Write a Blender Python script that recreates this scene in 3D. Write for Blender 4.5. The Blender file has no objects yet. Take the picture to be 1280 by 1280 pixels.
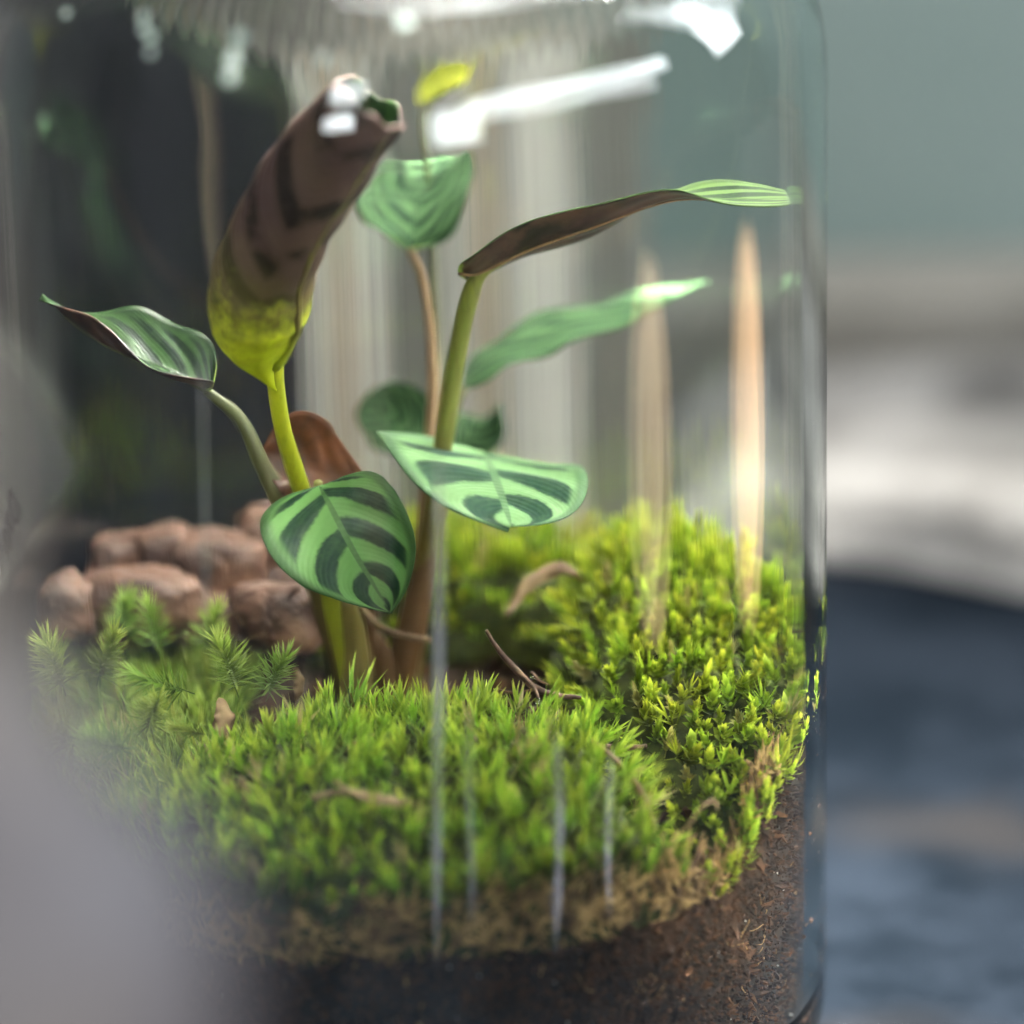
import bpy, math, random
import numpy as np
from mathutils import Vector, Matrix, noise as mnoise

# ------------------------------------------------------------------ camera, world, lights
sc = bpy.context.scene
COL = sc.collection
MM = 0.001
PX = 0.1705                      # millimetres per photograph pixel at the focus distance
D = 1000.0                       # camera to the jar's axis, mm
PITCH = math.radians(20.0)
ROLL = math.radians(1.3)
CEN = np.array([23.0, 0.0, 117.9])
_r = np.array([1.0, 0, 0]); _u = np.array([0, math.sin(PITCH), math.cos(PITCH)]); FWD = np.array([0, math.cos(PITCH), -math.sin(PITCH)])
UP = _u * math.cos(ROLL) + _r * math.sin(ROLL)
RIGHT = _r * math.cos(ROLL) - _u * math.sin(ROLL)
CAMPOS = CEN - FWD * D

def P(px, py, d):
    """world point (mm) seen at a photograph pixel, d mm behind the jar-axis plane"""
    s = PX * (D + d) / D
    return CEN + RIGHT * ((px - 640) * s) + UP * ((640 - py) * s) + FWD * d

cam = bpy.data.cameras.new('camera')
cam.sensor_width = 36.0
cam.lens = 36.0 * D / (1280 * PX)
cam.clip_start = 0.02; cam.clip_end = 50
cam.dof.use_dof = True
cam.dof.focus_distance = (D - 14) * MM
cam.dof.aperture_fstop = cam.lens / 42.0
camo = bpy.data.objects.new('camera', cam); COL.objects.link(camo)
M4 = Matrix.Identity(4)
for i in range(3):
    M4[i][0] = RIGHT[i]; M4[i][1] = UP[i]; M4[i][2] = -FWD[i]; M4[i][3] = CAMPOS[i] * MM
camo.matrix_world = M4
sc.camera = camo

world = bpy.data.worlds.new('World'); sc.world = world; world.use_nodes = True
bg = world.node_tree.nodes['Background']
bg.inputs[0].default_value = (0.86, 0.95, 1.0, 1); bg.inputs[1].default_value = 0.035

def area(name, loc, target, sx, sy, watts, color):
    l = bpy.data.lights.new(name, 'AREA'); l.shape = 'RECTANGLE'; l.size = sx; l.size_y = sy
    l.energy = watts; l.color = color
    o = bpy.data.objects.new(name, l); COL.objects.link(o)
    o.location = loc
    o.rotation_euler = (Vector(target) - Vector(loc)).to_track_quat('-Z', 'Y').to_euler()
    return o
def polar(az, el, dist, c=(0, 0, 0.12)):
    a, e = math.radians(az), math.radians(el)
    return (c[0] + dist * math.cos(e) * math.sin(a), c[1] - dist * math.cos(e) * math.cos(a), c[2] + dist * math.sin(e))
WIN = (0.92, 0.97, 1.0)
JT = (0, 0, 0.23)
area('window_light', polar(50, 21.5, 1.25, JT), JT, 1.35, 0.11, 8.5, WIN)
area('window_light', polar(48, 15, 1.25, JT), JT, 1.20, 0.09, 3.2, WIN)
area('window_light', polar(17, 10, 1.3, JT), JT, 0.26, 0.34, 4.2, WIN)
area('window_light', polar(-11, 27, 1.3, JT), JT, 0.17, 0.12, 1.8, WIN)
area('window_light', polar(-11, 15, 1.3, JT), JT, 0.17, 0.09, 1.4, WIN)
area('window_light', polar(102, 24, 1.1, JT), JT, 0.22, 0.45, 6.0, WIN)
area('skylight', (0.46, 0.30, 0.80), (-0.008, 0, 0.085), 0.30, 0.30, 36.0, (1.0, 0.965, 0.89)).data.spread = math.radians(30)
area('added_wall_fill', (0.30, 0.0, 1.15), (0.10, 0.46, 0.08), 0.5, 0.3, 2.3, (0.97, 0.98, 1.0)).data.spread = math.radians(62)  # added lamp, no known source: lifts the dark background behind the jar
def strip(az, dist, off, z, aim, sx, sy, watts, color):
    a = math.radians(az)
    l = area('warm_strip_lamp', (off + dist * math.sin(a), -dist * math.cos(a), z), aim, sx, sy, watts, color).data
    l.shape = 'ELLIPSE'; l.spread = math.radians(44)
strip(58, 0.30, 0.045, 0.065, (0.055, -0.095, 0.125), 0.060, 0.10, 0.0042, (1.0, 0.72, 0.44))
strip(97, 0.28, 0.07, 0.055, (0.075, -0.085, 0.125), 0.075, 0.105, 0.0065, (1.0, 0.60, 0.32))

sc.view_settings.view_transform = 'Standard'; sc.view_settings.look = 'None'
sc.view_settings.exposure = 0.0; sc.view_settings.gamma = 1.0; sc.view_settings.use_curve_mapping = False
sc.render.engine = 'CYCLES'
cy = sc.cycles
cy.use_denoising = True
try: cy.denoiser = 'OPENIMAGEDENOISE'
except Exception: pass
cy.max_bounces = 20; cy.transmission_bounces = 16; cy.glossy_bounces = 6; cy.diffuse_bounces = 4; cy.transparent_max_bounces = 12
cy.caustics_refractive = True; cy.caustics_reflective = True
cy.blur_glossy = 0.6
cy.sample_clamp_indirect = 40.0

R_ = random.Random(7)
rng = np.random.default_rng(11)

# ------------------------------------------------------------------ material helpers
def new_mat(name):
    m = bpy.data.materials.new(name); m.use_nodes = True
    nt = m.node_tree
    for n in list(nt.nodes): nt.nodes.remove(n)
    out = nt.nodes.new('ShaderNodeOutputMaterial')
    return m, nt, out
class N:
    """small node-graph helper"""
    def __init__(s, nt): s.nt = nt
    def node(s, t, **kw):
        n = s.nt.nodes.new(t)
        for k, v in kw.items(): setattr(n, k, v)
        return n
    def link(s, a, b): s.nt.links.new(a, b)
    def val(s, sock, v):
        if isinstance(v, (int, float)): sock.default_value = v
        elif isinstance(v, tuple): sock.default_value = v if len(v) != 3 or len(sock.default_value) == 3 else (*v, 1)
        else: s.link(v, sock)
    def math(s, op, a, b=0.0, c=None, clamp=False):
        n = s.node('ShaderNodeMath', operation=op, use_clamp=clamp)
        s.val(n.inputs[0], a); s.val(n.inputs[1], b)
        if c is not None: s.val(n.inputs[2], c)
        return n.outputs[0]
    def mix(s, f, a, b, blend='MIX'):
        n = s.node('ShaderNodeMix', data_type='RGBA', blend_type=blend)
        s.val(n.inputs[0], f); s.val(n.inputs[6], a); s.val(n.inputs[7], b)
        return n.outputs[2]
    def smooth(s, v, lo, hi, a=0.0, b=1.0):
        n = s.node('ShaderNodeMapRange', interpolation_type='SMOOTHSTEP')
        s.val(n.inputs[0], v); n.inputs[1].default_value = lo; n.inputs[2].default_value = hi
        n.inputs[3].default_value = a; n.inputs[4].default_value = b
        return n.outputs[0]
    def noise(s, vec, scale, detail=3.0, rough=0.55, out=0):
        n = s.node('ShaderNodeTexNoise')
        if vec is not None: s.link(vec, n.inputs['Vector'])
        n.inputs['Scale'].default_value = scale; n.inputs['Detail'].default_value = detail; n.inputs['Roughness'].default_value = rough
        return n.outputs[out]
    def objco(s): return s.node('ShaderNodeTexCoord').outputs['Object']
    def uv(s):
        n = s.node('ShaderNodeSeparateXYZ'); s.link(s.node('ShaderNodeTexCoord').outputs['UV'], n.inputs[0])
        return n.outputs[0], n.outputs[1]
    def bump(s, h, strength, dist):
        n = s.node('ShaderNodeBump'); n.inputs['Strength'].default_value = strength; n.inputs['Distance'].default_value = dist
        s.link(h, n.inputs['Height']); return n.outputs[0]
    def princ(s, col, rough=0.6, normal=None, spec=0.5):
        n = s.node('ShaderNodeBsdfPrincipled')
        s.val(n.inputs['Base Color'], col); s.val(n.inputs['Roughness'], rough); n.inputs['Specular IOR Level'].default_value = spec
        if normal is not None: s.link(normal, n.inputs['Normal'])
        return n

def mat_mottled(name, c1, c2, scale, rough=0.7, bump=0.0, bscale=None, c3=None, stretch=None, spec=0.3):
    m, nt, out = new_mat(name); g = N(nt)
    co = g.objco()
    if stretch:
        mp = g.node('ShaderNodeMapping'); mp.inputs['Scale'].default_value = stretch; g.link(co, mp.inputs[0]); co = mp.outputs[0]
    f = g.smooth(g.noise(co, scale, 5.0, 0.6), 0.32, 0.68)
    col = g.mix(f, c1, c2)
    if c3: col = g.mix(g.smooth(g.noise(co, scale * 0.37, 2.0), 0.5, 0.66), col, c3)
    nrm = g.bump(g.noise(co, bscale or scale * 3, 4.0), bump, 0.002) if bump else None
    if spec == 0:
        p = g.node('ShaderNodeBsdfDiffuse'); g.link(col, p.inputs[0]); p.inputs[1].default_value = 0.8
        if nrm is not None: g.link(nrm, p.inputs['Normal'])
    else: p = g.princ(col, rough, nrm, spec)
    g.link(p.outputs[0], out.inputs[0])
    return m

def add_translucent(g, col, p, amount, out):
    t = g.node('ShaderNodeBsdfTranslucent'); g.val(t.inputs[0], col)
    mx = g.node('ShaderNodeMixShader'); mx.inputs[0].default_value = amount
    g.link(p.outputs[0], mx.inputs[1]); g.link(t.outputs[0], mx.inputs[2]); g.link(mx.outputs[0], out.inputs[0])

def mat_moss(name, deep, mid, tip, dead, rough=0.5):
    """uv.x = random per shoot, uv.y = along the leaflet"""
    m, nt, out = new_mat(name); g = N(nt)
    u, v = g.uv()
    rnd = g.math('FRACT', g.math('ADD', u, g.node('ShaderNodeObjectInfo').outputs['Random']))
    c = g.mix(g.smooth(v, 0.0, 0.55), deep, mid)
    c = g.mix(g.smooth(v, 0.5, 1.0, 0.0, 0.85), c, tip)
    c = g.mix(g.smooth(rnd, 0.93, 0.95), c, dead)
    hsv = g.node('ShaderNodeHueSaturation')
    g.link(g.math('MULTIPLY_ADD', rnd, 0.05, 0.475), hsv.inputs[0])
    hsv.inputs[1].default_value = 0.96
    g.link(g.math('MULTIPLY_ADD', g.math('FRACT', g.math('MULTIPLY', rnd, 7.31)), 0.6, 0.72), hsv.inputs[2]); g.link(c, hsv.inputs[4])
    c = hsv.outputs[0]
    p = g.princ(c, rough, None, 0.35)
    add_translucent(g, c, p, 0.38, out)
    return m

def mat_plain(name, c1, c2, scale=200.0, rough=0.5, trans=0.0, spec=0.4):
    m, nt, out = new_mat(name); g = N(nt)
    c = g.mix(g.smooth(g.noise(g.objco(), scale, 4.0), 0.3, 0.7), c1, c2)
    p = g.princ(c, rough, None, spec)
    if trans: add_translucent(g, c, p, trans, out)
    else: g.link(p.outputs[0], out.inputs[0])
    return m

def mat_leaf_top(name, light, dark, n, gloss=0.36, arch=0.42, spec=0.35):
    """striped calathea blade: uv.x across (0..1), uv.y base to tip"""
    m, nt, out = new_mat(name); g = N(nt)
    u, v = g.uv()
    a = g.math('ABSOLUTE', g.math('MULTIPLY_ADD', u, 2.0, -1.0))
    wob = g.math('MULTIPLY_ADD', g.noise(g.objco(), 130.0, 3.0), 0.05, -0.025)
    a2 = g.math('POWER', a, 1.5)
    side = g.math('MULTIPLY_ADD', g.math('GREATER_THAN', u, 0.5), 0.22, -0.27)
    ph = g.math('ADD', g.math('MULTIPLY', g.math('SUBTRACT', g.math('ADD', v, wob), g.math('MULTIPLY', a2, arch)), n), side)
    s = g.math('SINE', g.math('MULTIPLY', ph, 2 * math.pi))
    # bands widest half way out, closed before the margin
    wid = g.math('MULTIPLY_ADD', g.math('SINE', g.math('MULTIPLY', a, math.pi)), 0.75, -0.45)
    band = g.smooth(g.math('ADD', g.math('ADD', s, wid), g.math('MULTIPLY_ADD', g.noise(g.objco(), 900.0, 3.0), 0.7, -0.35)), -0.30, 0.42)
    inside = g.smooth(a, 0.74, 0.90, 1.0, 0.0)
    band = g.math('MULTIPLY', band, inside)
    col = g.mix(band, light, dark)
    edge = g.smooth(a, 0.80, 0.93)
    mid = tuple(d * 0.55 + l * 0.45 for d, l in zip(dark, light))
    col = g.mix(edge, col, tuple(d * 0.62 + l * 0.38 for d, l in zip(dark, light)))
    col = g.mix(g.smooth(a, 0.03, 0.055, 1.0, 0.0), col, mid)
    # fine lateral veins
    fv = g.math('SINE', g.math('MULTIPLY', g.math('SUBTRACT', v, g.math('MULTIPLY', a2, arch)), 170.0))
    col = g.mix(g.math('MULTIPLY_ADD', fv, 0.025, 0.025), col, tuple(x * 0.6 for x in light))
    col = g.mix(g.smooth(g.noise(g.objco(), 420.0, 3.0), 0.3, 0.8, 0.0, 0.22), col, (0.05, 0.10, 0.03, 1))
    nrm = g.bump(fv, 0.08, 0.0003)
    p = g.princ(col, g.math('MULTIPLY_ADD', g.noise(g.objco(), 90.0), 0.2, gloss), nrm, spec)
    add_translucent(g, col, p, 0.22, out)
    return m

def mat_leaf_under(name, brown, dark, green, gstart, gend, rough=0.45, trans=0.3):
    """purple-brown underside turning yellow-green at the base"""
    m, nt, out = new_mat(name); g = N(nt)
    u, v = g.uv(); co = g.objco()
    n1 = g.noise(co, 120.0, 4.0)
    col = g.mix(g.smooth(n1, 0.38, 0.66), brown, dark)
    blot = g.smooth(g.noise(co, 75.0, 2.0), 0.46, 0.60, 0.0, 0.85)
    a = g.math('ABSOLUTE', g.math('MULTIPLY_ADD', u, 2.0, -1.0))
    fv = g.math('SINE', g.math('MULTIPLY', g.math('SUBTRACT', v, g.math('MULTIPLY', a, 0.3)), 34.0))
    col = g.mix(g.math('MULTIPLY', blot, g.smooth(fv, -0.3, 0.8)), col, dark)
    gv = g.math('ADD', v, g.math('MULTIPLY_ADD', g.noise(co, 160.0, 5.0, 0.7), 0.36, -0.18))
    col = g.mix(g.smooth(gv, gstart, gend, 1.0, 0.0), col, green)
    p = g.princ(col, rough, g.bump(fv, 0.25, 0.0004), 0.35)
    add_translucent(g, col, p, trans, out)
    return m

def mat_stem(name, low, high, z0, z1, rough=0.38):
    m, nt, out = new_mat(name); g = N(nt)
    co = g.objco(); sp = g.node('ShaderNodeSeparateXYZ'); g.link(co, sp.inputs[0])
    f = g.smooth(sp.outputs[2], (z0 - 66) * MM, (z1 - 66) * MM)      # plant-local height
    col = g.mix(f, low, high)
    mp = g.node('ShaderNodeMapping'); mp.inputs['Scale'].default_value = (1, 1, 0.12); g.link(co, mp.inputs[0])
    col = g.mix(g.smooth(g.noise(mp.outputs[0], 700.0, 3.0), 0.4, 0.75, 0.0, 0.4), col, tuple(x * 0.5 for x in low[:3]) + (1,))
    p = g.princ(col, rough, None, 0.4); add_translucent(g, col, p, 0.25, out)
    return m

# ------------------------------------------------------------------ mesh helpers
def tag(o, label=None, cat=None, group=None, kind=None):
    for k, v in (('label', label), ('category', cat), ('group', group), ('kind', kind)):
        if v: o[k] = v
    return o
def make_mesh(name, verts, faces, uvs=None, mats=(), midx=None, smooth=True):
    """verts in mm"""
    me = bpy.data.meshes.new(name)
    me.from_pydata([tuple(float(c) * MM for c in v) for v in verts], [], [tuple(int(i) for i in f) for f in faces])
    if uvs is not None:
        uvs = np.asarray(uvs, dtype=np.float32)
        lay = me.uv_layers.new(name='UVMap')
        li = np.zeros(len(me.loops), dtype=np.int32); me.loops.foreach_get('vertex_index', li)
        lay.data.foreach_set('uv', uvs[li].ravel())
    for mt in mats: me.materials.append(mt)
    if midx is not None: me.polygons.foreach_set('material_index', np.asarray(midx, dtype=np.int32))
    me.polygons.foreach_set('use_smooth', np.full(len(me.polygons), smooth))
    me.update()
    return me
def obj(name, me, parent=None, loc=None):
    o = bpy.data.objects.new(name, me); COL.objects.link(o)
    if parent is not None: o.parent = parent
    if loc is not None: o.location = [c * MM for c in loc]
    return o
def empty(name, loc=(0, 0, 0)):
    o = bpy.data.objects.new(name, None); COL.objects.link(o); o.empty_display_size = 0.01
    o.location = [c * MM for c in loc]; return o
def rel(parent_loc, verts): return np.asarray(verts, float) - np.asarray(parent_loc, float)

def spline(pts, n):
    """Catmull-Rom through the points"""
    pts = np.asarray(pts, float)
    if len(pts) == 2: return np.linspace(pts[0], pts[1], n)
    p = np.vstack([2 * pts[0] - pts[1], pts, 2 * pts[-1] - pts[-2]])
    out = []
    for t in np.linspace(0, len(pts) - 1 - 1e-9, n):
        i = int(t); f = t - i; a, b, c, d = p[i:i + 4]
        out.append(0.5 * (2 * b + (c - a) * f + (2 * a - 5 * b + 4 * c - d) * f * f + (3 * b - a - 3 * c + d) * f ** 3))
    return np.array(out)
def nrmz(v): return v / (np.linalg.norm(v, axis=-1, keepdims=True) + 1e-12)
def tube(pts, radii, seg=10, n=24, cap=True):
    pts = spline(pts, n); radii = np.interp(np.linspace(0, 1, n), np.linspace(0, 1, len(radii)), radii)
    t = nrmz(np.gradient(pts, axis=0)); ref = np.array([0.3, 1, 0.2]); ref = ref / np.linalg.norm(ref)
    V = []; F = []; UV = []
    for i in range(n):
        a = nrmz(np.cross(t[i], ref)); b = np.cross(t[i], a)
        for k in range(seg):
            th = 2 * math.pi * k / seg
            V.append(pts[i] + radii[i] * (a * math.cos(th) + b * math.sin(th))); UV.append((k / seg, i / (n - 1)))
    for i in range(n - 1):
        for k in range(seg):
            F.append((i * seg + k, i * seg + (k + 1) % seg, (i + 1) * seg + (k + 1) % seg, (i + 1) * seg + k))
    if cap:
        F.append(tuple(range(seg))[::-1]); F.append(tuple((n - 1) * seg + k for k in range(seg)))
    return np.array(V), F, UV
def sheet(grid, thick):
    """solid two-sided blade from a (n, m, 3) grid: material 0 above, 1 below and on the edge"""
    n, m, _ = grid.shape
    du = np.gradient(grid, axis=1); dv = np.gradient(grid, axis=0)
    nn = nrmz(np.cross(du, dv))
    top = (grid + nn * thick / 2).reshape(-1, 3); bot = (grid - nn * thick / 2).reshape(-1, 3)
    V = np.vstack([top, bot]); k = n * m
    uv = [(j / (m - 1), i / (n - 1)) for i in range(n) for j in range(m)] * 2
    F = []; MI = []
    for i in range(n - 1):
        for j in range(m - 1):
            a, b, c, d = i * m + j, i * m + j + 1, (i + 1) * m + j + 1, (i + 1) * m + j
            F.append((a, b, c, d)); MI.append(0); F.append((k + d, k + c, k + b, k + a)); MI.append(1)
    ring = [j for j in range(m)] + [i * m + m - 1 for i in range(1, n)] + [(n - 1) * m + j for j in range(m - 2, -1, -1)] + [i * m for i in range(n - 2, 0, -1)]
    for q in range(len(ring)):
        a, b = ring[q], ring[(q + 1) % len(ring)]
        F.append((b, a, k + a, k + b)); MI.append(1)
    return V, F, uv, MI, nn

def blade(mid, wdir, halfw, fold=0.15, wave=0.0, wn=3.0, n=48, m=21, thick=0.35, base=0.35, peak=0.45, tip=1.0, seed=0, skew=0.0, curl=0.0, shear=0.0, pucker=0.0):
    """leaf blade: midrib points, width direction per control point, half width mm"""
    c = spline(mid, n); w = spline(wdir, n)
    t = nrmz(np.gradient(c, axis=0))
    w = nrmz(w - t * np.sum(w * t, axis=1, keepdims=True))
    nrm = nrmz(np.cross(w, t))
    s = np.linspace(0, 1, n)
    prof = np.where(s < peak, (np.sin(0.5 * np.pi * s / peak)) ** base, np.clip(np.cos(0.5 * np.pi * (s - peak) / (1 - peak)), 0, 1) ** tip)
    prof = np.maximum(prof, 0.012)
    if s[0] == 0: prof[0] = 0.05
    g = np.zeros((n, m, 3)); ph = seed * 1.7
    for j in range(m):
        x = -1 + 2 * j / (m - 1)
        hw = halfw * prof * (1 + skew * x)
        lift = fold * abs(x) ** 1.4 * hw - curl * x * x * hw + wave * np.sin(wn * 2 * math.pi * s + ph + (1.3 if x > 0 else 0)) * abs(x) ** 2.2 + pucker * np.sin(2 * math.pi * 4.0 * (s - 0.36 * abs(x) ** 1.5) + (1.4 if x > 0 else 0)) * math.sin(math.pi * min(1, abs(x) * 1.05)) * prof
        g[:, j] = c + w * (x * hw)[:, None] + nrm * lift[:, None] + t * (shear * x * hw)[:, None]
    return g, nrm, c

# ------------------------------------------------------------------ materials
M = {}
M['slate'] = mat_mottled('dark_slate', (0.0020, 0.0030, 0.0044), (0.0050, 0.0068, 0.0097), 22.0, 0.9, 0.3, c3=(0.0076, 0.0075, 0.0080), spec=0)
M['pale_stone'] = mat_mottled('pale_stone', (0.11, 0.106, 0.10), (0.23, 0.224, 0.215), 18.0, 0.95, 0.6, c3=(0.065, 0.063, 0.06), spec=0)
M['wall'] = mat_mottled('grey_green_plaster', (0.135, 0.18, 0.17), (0.16, 0.205, 0.195), 5.0, 0.9, 0.2)
M['board'] = mat_mottled('charcoal_board', (0.012, 0.0115, 0.0155), (0.023, 0.022, 0.028), 9.0, 0.6, 0.1, stretch=(6, 1, 0.5))
M['plank_a'] = mat_mottled('weathered_plank', (0.36, 0.325, 0.285), (0.58, 0.53, 0.47), 12.0, 0.8, 0.4, stretch=(8, 1, 0.5))
M['plank_b'] = mat_mottled('tan_plank', (0.44, 0.335, 0.25), (0.53, 0.42, 0.32), 12.0, 0.8, 0.4, stretch=(8, 1, 0.5))
M['plank_c'] = mat_mottled('dark_weathered_plank', (0.13, 0.122, 0.105), (0.21, 0.198, 0.172), 12.0, 0.8, 0.4, stretch=(8, 1, 0.5))
M['ceramic'] = mat_mottled('pale_grey_glaze', (0.085, 0.086, 0.116), (0.215, 0.178, 0.145), 16.0, 0.45)
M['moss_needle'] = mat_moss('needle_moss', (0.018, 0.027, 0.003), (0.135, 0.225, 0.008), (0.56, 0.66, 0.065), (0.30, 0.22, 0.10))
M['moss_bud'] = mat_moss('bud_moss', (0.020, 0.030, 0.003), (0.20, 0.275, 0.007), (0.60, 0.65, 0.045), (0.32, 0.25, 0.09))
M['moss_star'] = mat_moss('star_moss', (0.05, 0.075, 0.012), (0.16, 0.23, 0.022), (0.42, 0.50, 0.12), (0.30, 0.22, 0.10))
M['moss_base'] = mat_mottled('moss_base', (0.018, 0.022, 0.006), (0.05, 0.06, 0.012), 300.0, 0.95)
M['dead'] = mat_plain('dead_moss', (0.05, 0.021, 0.008), (0.50, 0.32, 0.13), 210.0, 0.8, 0.2)
M['straw'] = mat_plain('dry_straw', (0.11, 0.07, 0.03), (0.24, 0.165, 0.08), 200.0, 0.7, 0.15)
M['twig'] = mat_plain('twig_bark', (0.03, 0.013, 0.008), (0.09, 0.042, 0.022), 500.0, 0.75)
M['litter'] = mat_plain('dead_leaf', (0.075, 0.038, 0.015), (0.22, 0.145, 0.07), 110.0, 0.7, 0.25)
M['stone'] = mat_mottled('red_brown_stone', (0.030, 0.012, 0.007), (0.135, 0.062, 0.036), 70.0, 0.5, 1.0, 320.0, c3=(0.20, 0.105, 0.062), spec=0.45)
M['leafA'] = mat_leaf_top('striped_leaf', (0.070, 0.150, 0.040, 1), (0.0025, 0.014, 0.008, 1), 3.6, arch=0.40, spec=0.15)
M['leafB'] = mat_leaf_top('pale_striped_leaf', (0.115, 0.205, 0.085, 1), (0.004, 0.024, 0.015, 1), 3.2, arch=0.36, spec=0.15)
M['leafC'] = mat_leaf_top('dark_striped_leaf', (0.022, 0.052, 0.014, 1), (0.0015, 0.008, 0.004, 1), 6.0, gloss=0.3, arch=0.5, spec=0.3)
M['leafD'] = mat_leaf_top('back_leaf', (0.062, 0.115, 0.050, 1), (0.003, 0.014, 0.008, 1), 5.0, gloss=0.6, arch=0.5, spec=0.05)
M['leafE'] = mat_leaf_top('light_green_leaf', (0.105, 0.17, 0.045, 1), (0.008, 0.025, 0.008, 1), 3.0, arch=0.8)
M['under'] = mat_leaf_under('leaf_underside', (0.060, 0.028, 0.020, 1), (0.007, 0.003, 0.003, 1), (0.22, 0.28, 0.06, 1), 0.02, 0.09)
def rolled_under():
    m, nt, out = new_mat('rolled_leaf_underside'); g = N(nt)
    u, v = g.uv(); co = g.objco()
    a = g.math('ABSOLUTE', g.math('MULTIPLY_ADD', u, 2.0, -1.0))
    col = g.mix(g.smooth(g.noise(co, 55.0, 2.0), 0.35, 0.7), (0.075, 0.042, 0.032, 1), (0.052, 0.024, 0.026, 1))
    fv = g.math('SINE', g.math('MULTIPLY', g.math('SUBTRACT', v, g.math('MULTIPLY', a, 0.35)), 40.0))
    patch = g.math('MULTIPLY', g.smooth(g.noise(co, 95.0, 3.0), 0.40, 0.56), g.smooth(fv, -0.5, 0.7))
    col = g.mix(g.math('MULTIPLY', patch, 0.9), col, (0.007, 0.003, 0.003, 1))
    n5 = g.math('MULTIPLY_ADD', g.noise(co, 110.0, 3.0), 0.30, -0.15)
    gv = g.math('ADD', v, n5)
    col = g.mix(g.smooth(gv, 0.10, 0.66, 0.9, 0.0), col, (0.085, 0.075, 0.008, 1))
    gv2 = g.math('ADD', v, g.math('MULTIPLY_ADD', g.noise(co, 230.0, 5.0, 0.75), 0.55, -0.275))
    col = g.mix(g.smooth(gv2, 0.02, 0.40, 1.0, 0.0), col, (0.52, 0.58, 0.015, 1))
    fine = g.math('SINE', g.math('MULTIPLY', g.math('SUBTRACT', v, g.math('MULTIPLY', a, 0.35)), 260.0))
    col = g.mix(g.math('MULTIPLY_ADD', fine, 0.1, 0.1), col, (0.02, 0.012, 0.006, 1))
    p = g.princ(col, 0.55, g.bump(fine, 0.2, 0.0004), 0.25)
    add_translucent(g, col, p, 0.45, out)
    return m
M['under_roll'] = rolled_under()
M['roll_rib'] = mat_stem('rolled_leaf_midrib', (0.40, 0.46, 0.02, 1), (0.075, 0.055, 0.018, 1), 152, 168)
M['brown_leaf'] = mat_plain('brown_leaf', (0.032, 0.010, 0.003), (0.15, 0.048, 0.013), 75.0, 0.5, 0.35)
M['stem_lime'] = mat_stem('lime_petiole', (0.20, 0.21, 0.012, 1), (0.30, 0.32, 0.012, 1), 100, 160)
M['stem_green'] = mat_stem('green_petiole', (0.15, 0.115, 0.03, 1), (0.14, 0.15, 0.028, 1), 100, 150)
M['stem_dull'] = mat_stem('dull_petiole', (0.085, 0.062, 0.018, 1), (0.075, 0.08, 0.03, 1), 95, 140)
M['stem_brown'] = mat_stem('brown_sheath', (0.11, 0.055, 0.022, 1), (0.16, 0.095, 0.045, 1), 75, 130)
M['young'] = mat_plain('young_leaf', (0.014, 0.016, 0.0025), (0.03, 0.03, 0.004), 150.0, 1.0, 0.05, 0.0)

def glass_material():
    m, nt, out = new_mat('jar_glass'); g = N(nt)
    co = g.objco()
    mp = g.node('ShaderNodeMapping'); mp.inputs['Scale'].default_value = (1, 1, 0.035); g.link(co, mp.inputs[0])
    h = g.math('ADD', g.noise(mp.outputs[0], 150.0, 2.0), g.math('MULTIPLY', g.noise(co, 22.0, 1.0), 1.6))
    b = g.node('ShaderNodeBump'); b.inputs['Strength'].default_value = 0.07; b.inputs['Distance'].default_value = 0.0004; g.link(h, b.inputs['Height'])
    gl = g.node('ShaderNodeBsdfGlass'); gl.inputs['Color'].default_value = (0.972, 0.99, 0.98, 1); gl.inputs['Roughness'].default_value = 0.0; gl.inputs['IOR'].default_value = 1.48
    g.link(b.outputs[0], gl.inputs['Normal'])
    g.link(gl.outputs[0], out.inputs[0])
    return m
M['glass'] = glass_material()
def water_material():
    m, nt, out = new_mat('water'); g = N(nt)
    gl = g.node('ShaderNodeBsdfGlass'); gl.inputs['Roughness'].default_value = 0.0; gl.inputs['IOR'].default_value = 1.33
    g.link(gl.outputs[0], out.inputs[0]); return m
M['water'] = water_material()
def glint_material():
    m, nt, out = new_mat('painted_glint_droplet'); g = N(nt)
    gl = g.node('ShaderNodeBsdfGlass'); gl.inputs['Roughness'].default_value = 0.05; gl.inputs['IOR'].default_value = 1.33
    df = g.node('ShaderNodeBsdfDiffuse'); df.inputs[0].default_value = (0.75, 0.85, 0.82, 1)  # whitish diffuse colour stands in for the bright highlight on each droplet
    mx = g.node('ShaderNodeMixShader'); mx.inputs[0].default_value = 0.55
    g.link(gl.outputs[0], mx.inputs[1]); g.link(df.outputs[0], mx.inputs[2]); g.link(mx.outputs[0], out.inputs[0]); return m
M['glint'] = glint_material()
def pale_reflection_material():
    m, nt, out = new_mat('painted_pale_reflection'); g = N(nt)
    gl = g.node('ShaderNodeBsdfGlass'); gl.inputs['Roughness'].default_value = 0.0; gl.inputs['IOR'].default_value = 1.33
    df = g.node('ShaderNodeBsdfDiffuse'); df.inputs[0].default_value = (0.62, 0.62, 0.72, 1)  # lavender-white colour stands in for reflections along the streaks
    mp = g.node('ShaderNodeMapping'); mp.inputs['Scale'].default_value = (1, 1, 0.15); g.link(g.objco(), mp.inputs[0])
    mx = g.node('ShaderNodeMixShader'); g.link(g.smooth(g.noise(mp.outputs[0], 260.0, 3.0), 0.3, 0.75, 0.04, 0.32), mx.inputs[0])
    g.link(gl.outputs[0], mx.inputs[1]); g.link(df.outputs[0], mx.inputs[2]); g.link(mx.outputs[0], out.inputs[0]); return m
M['pale_reflection'] = pale_reflection_material()

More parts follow.
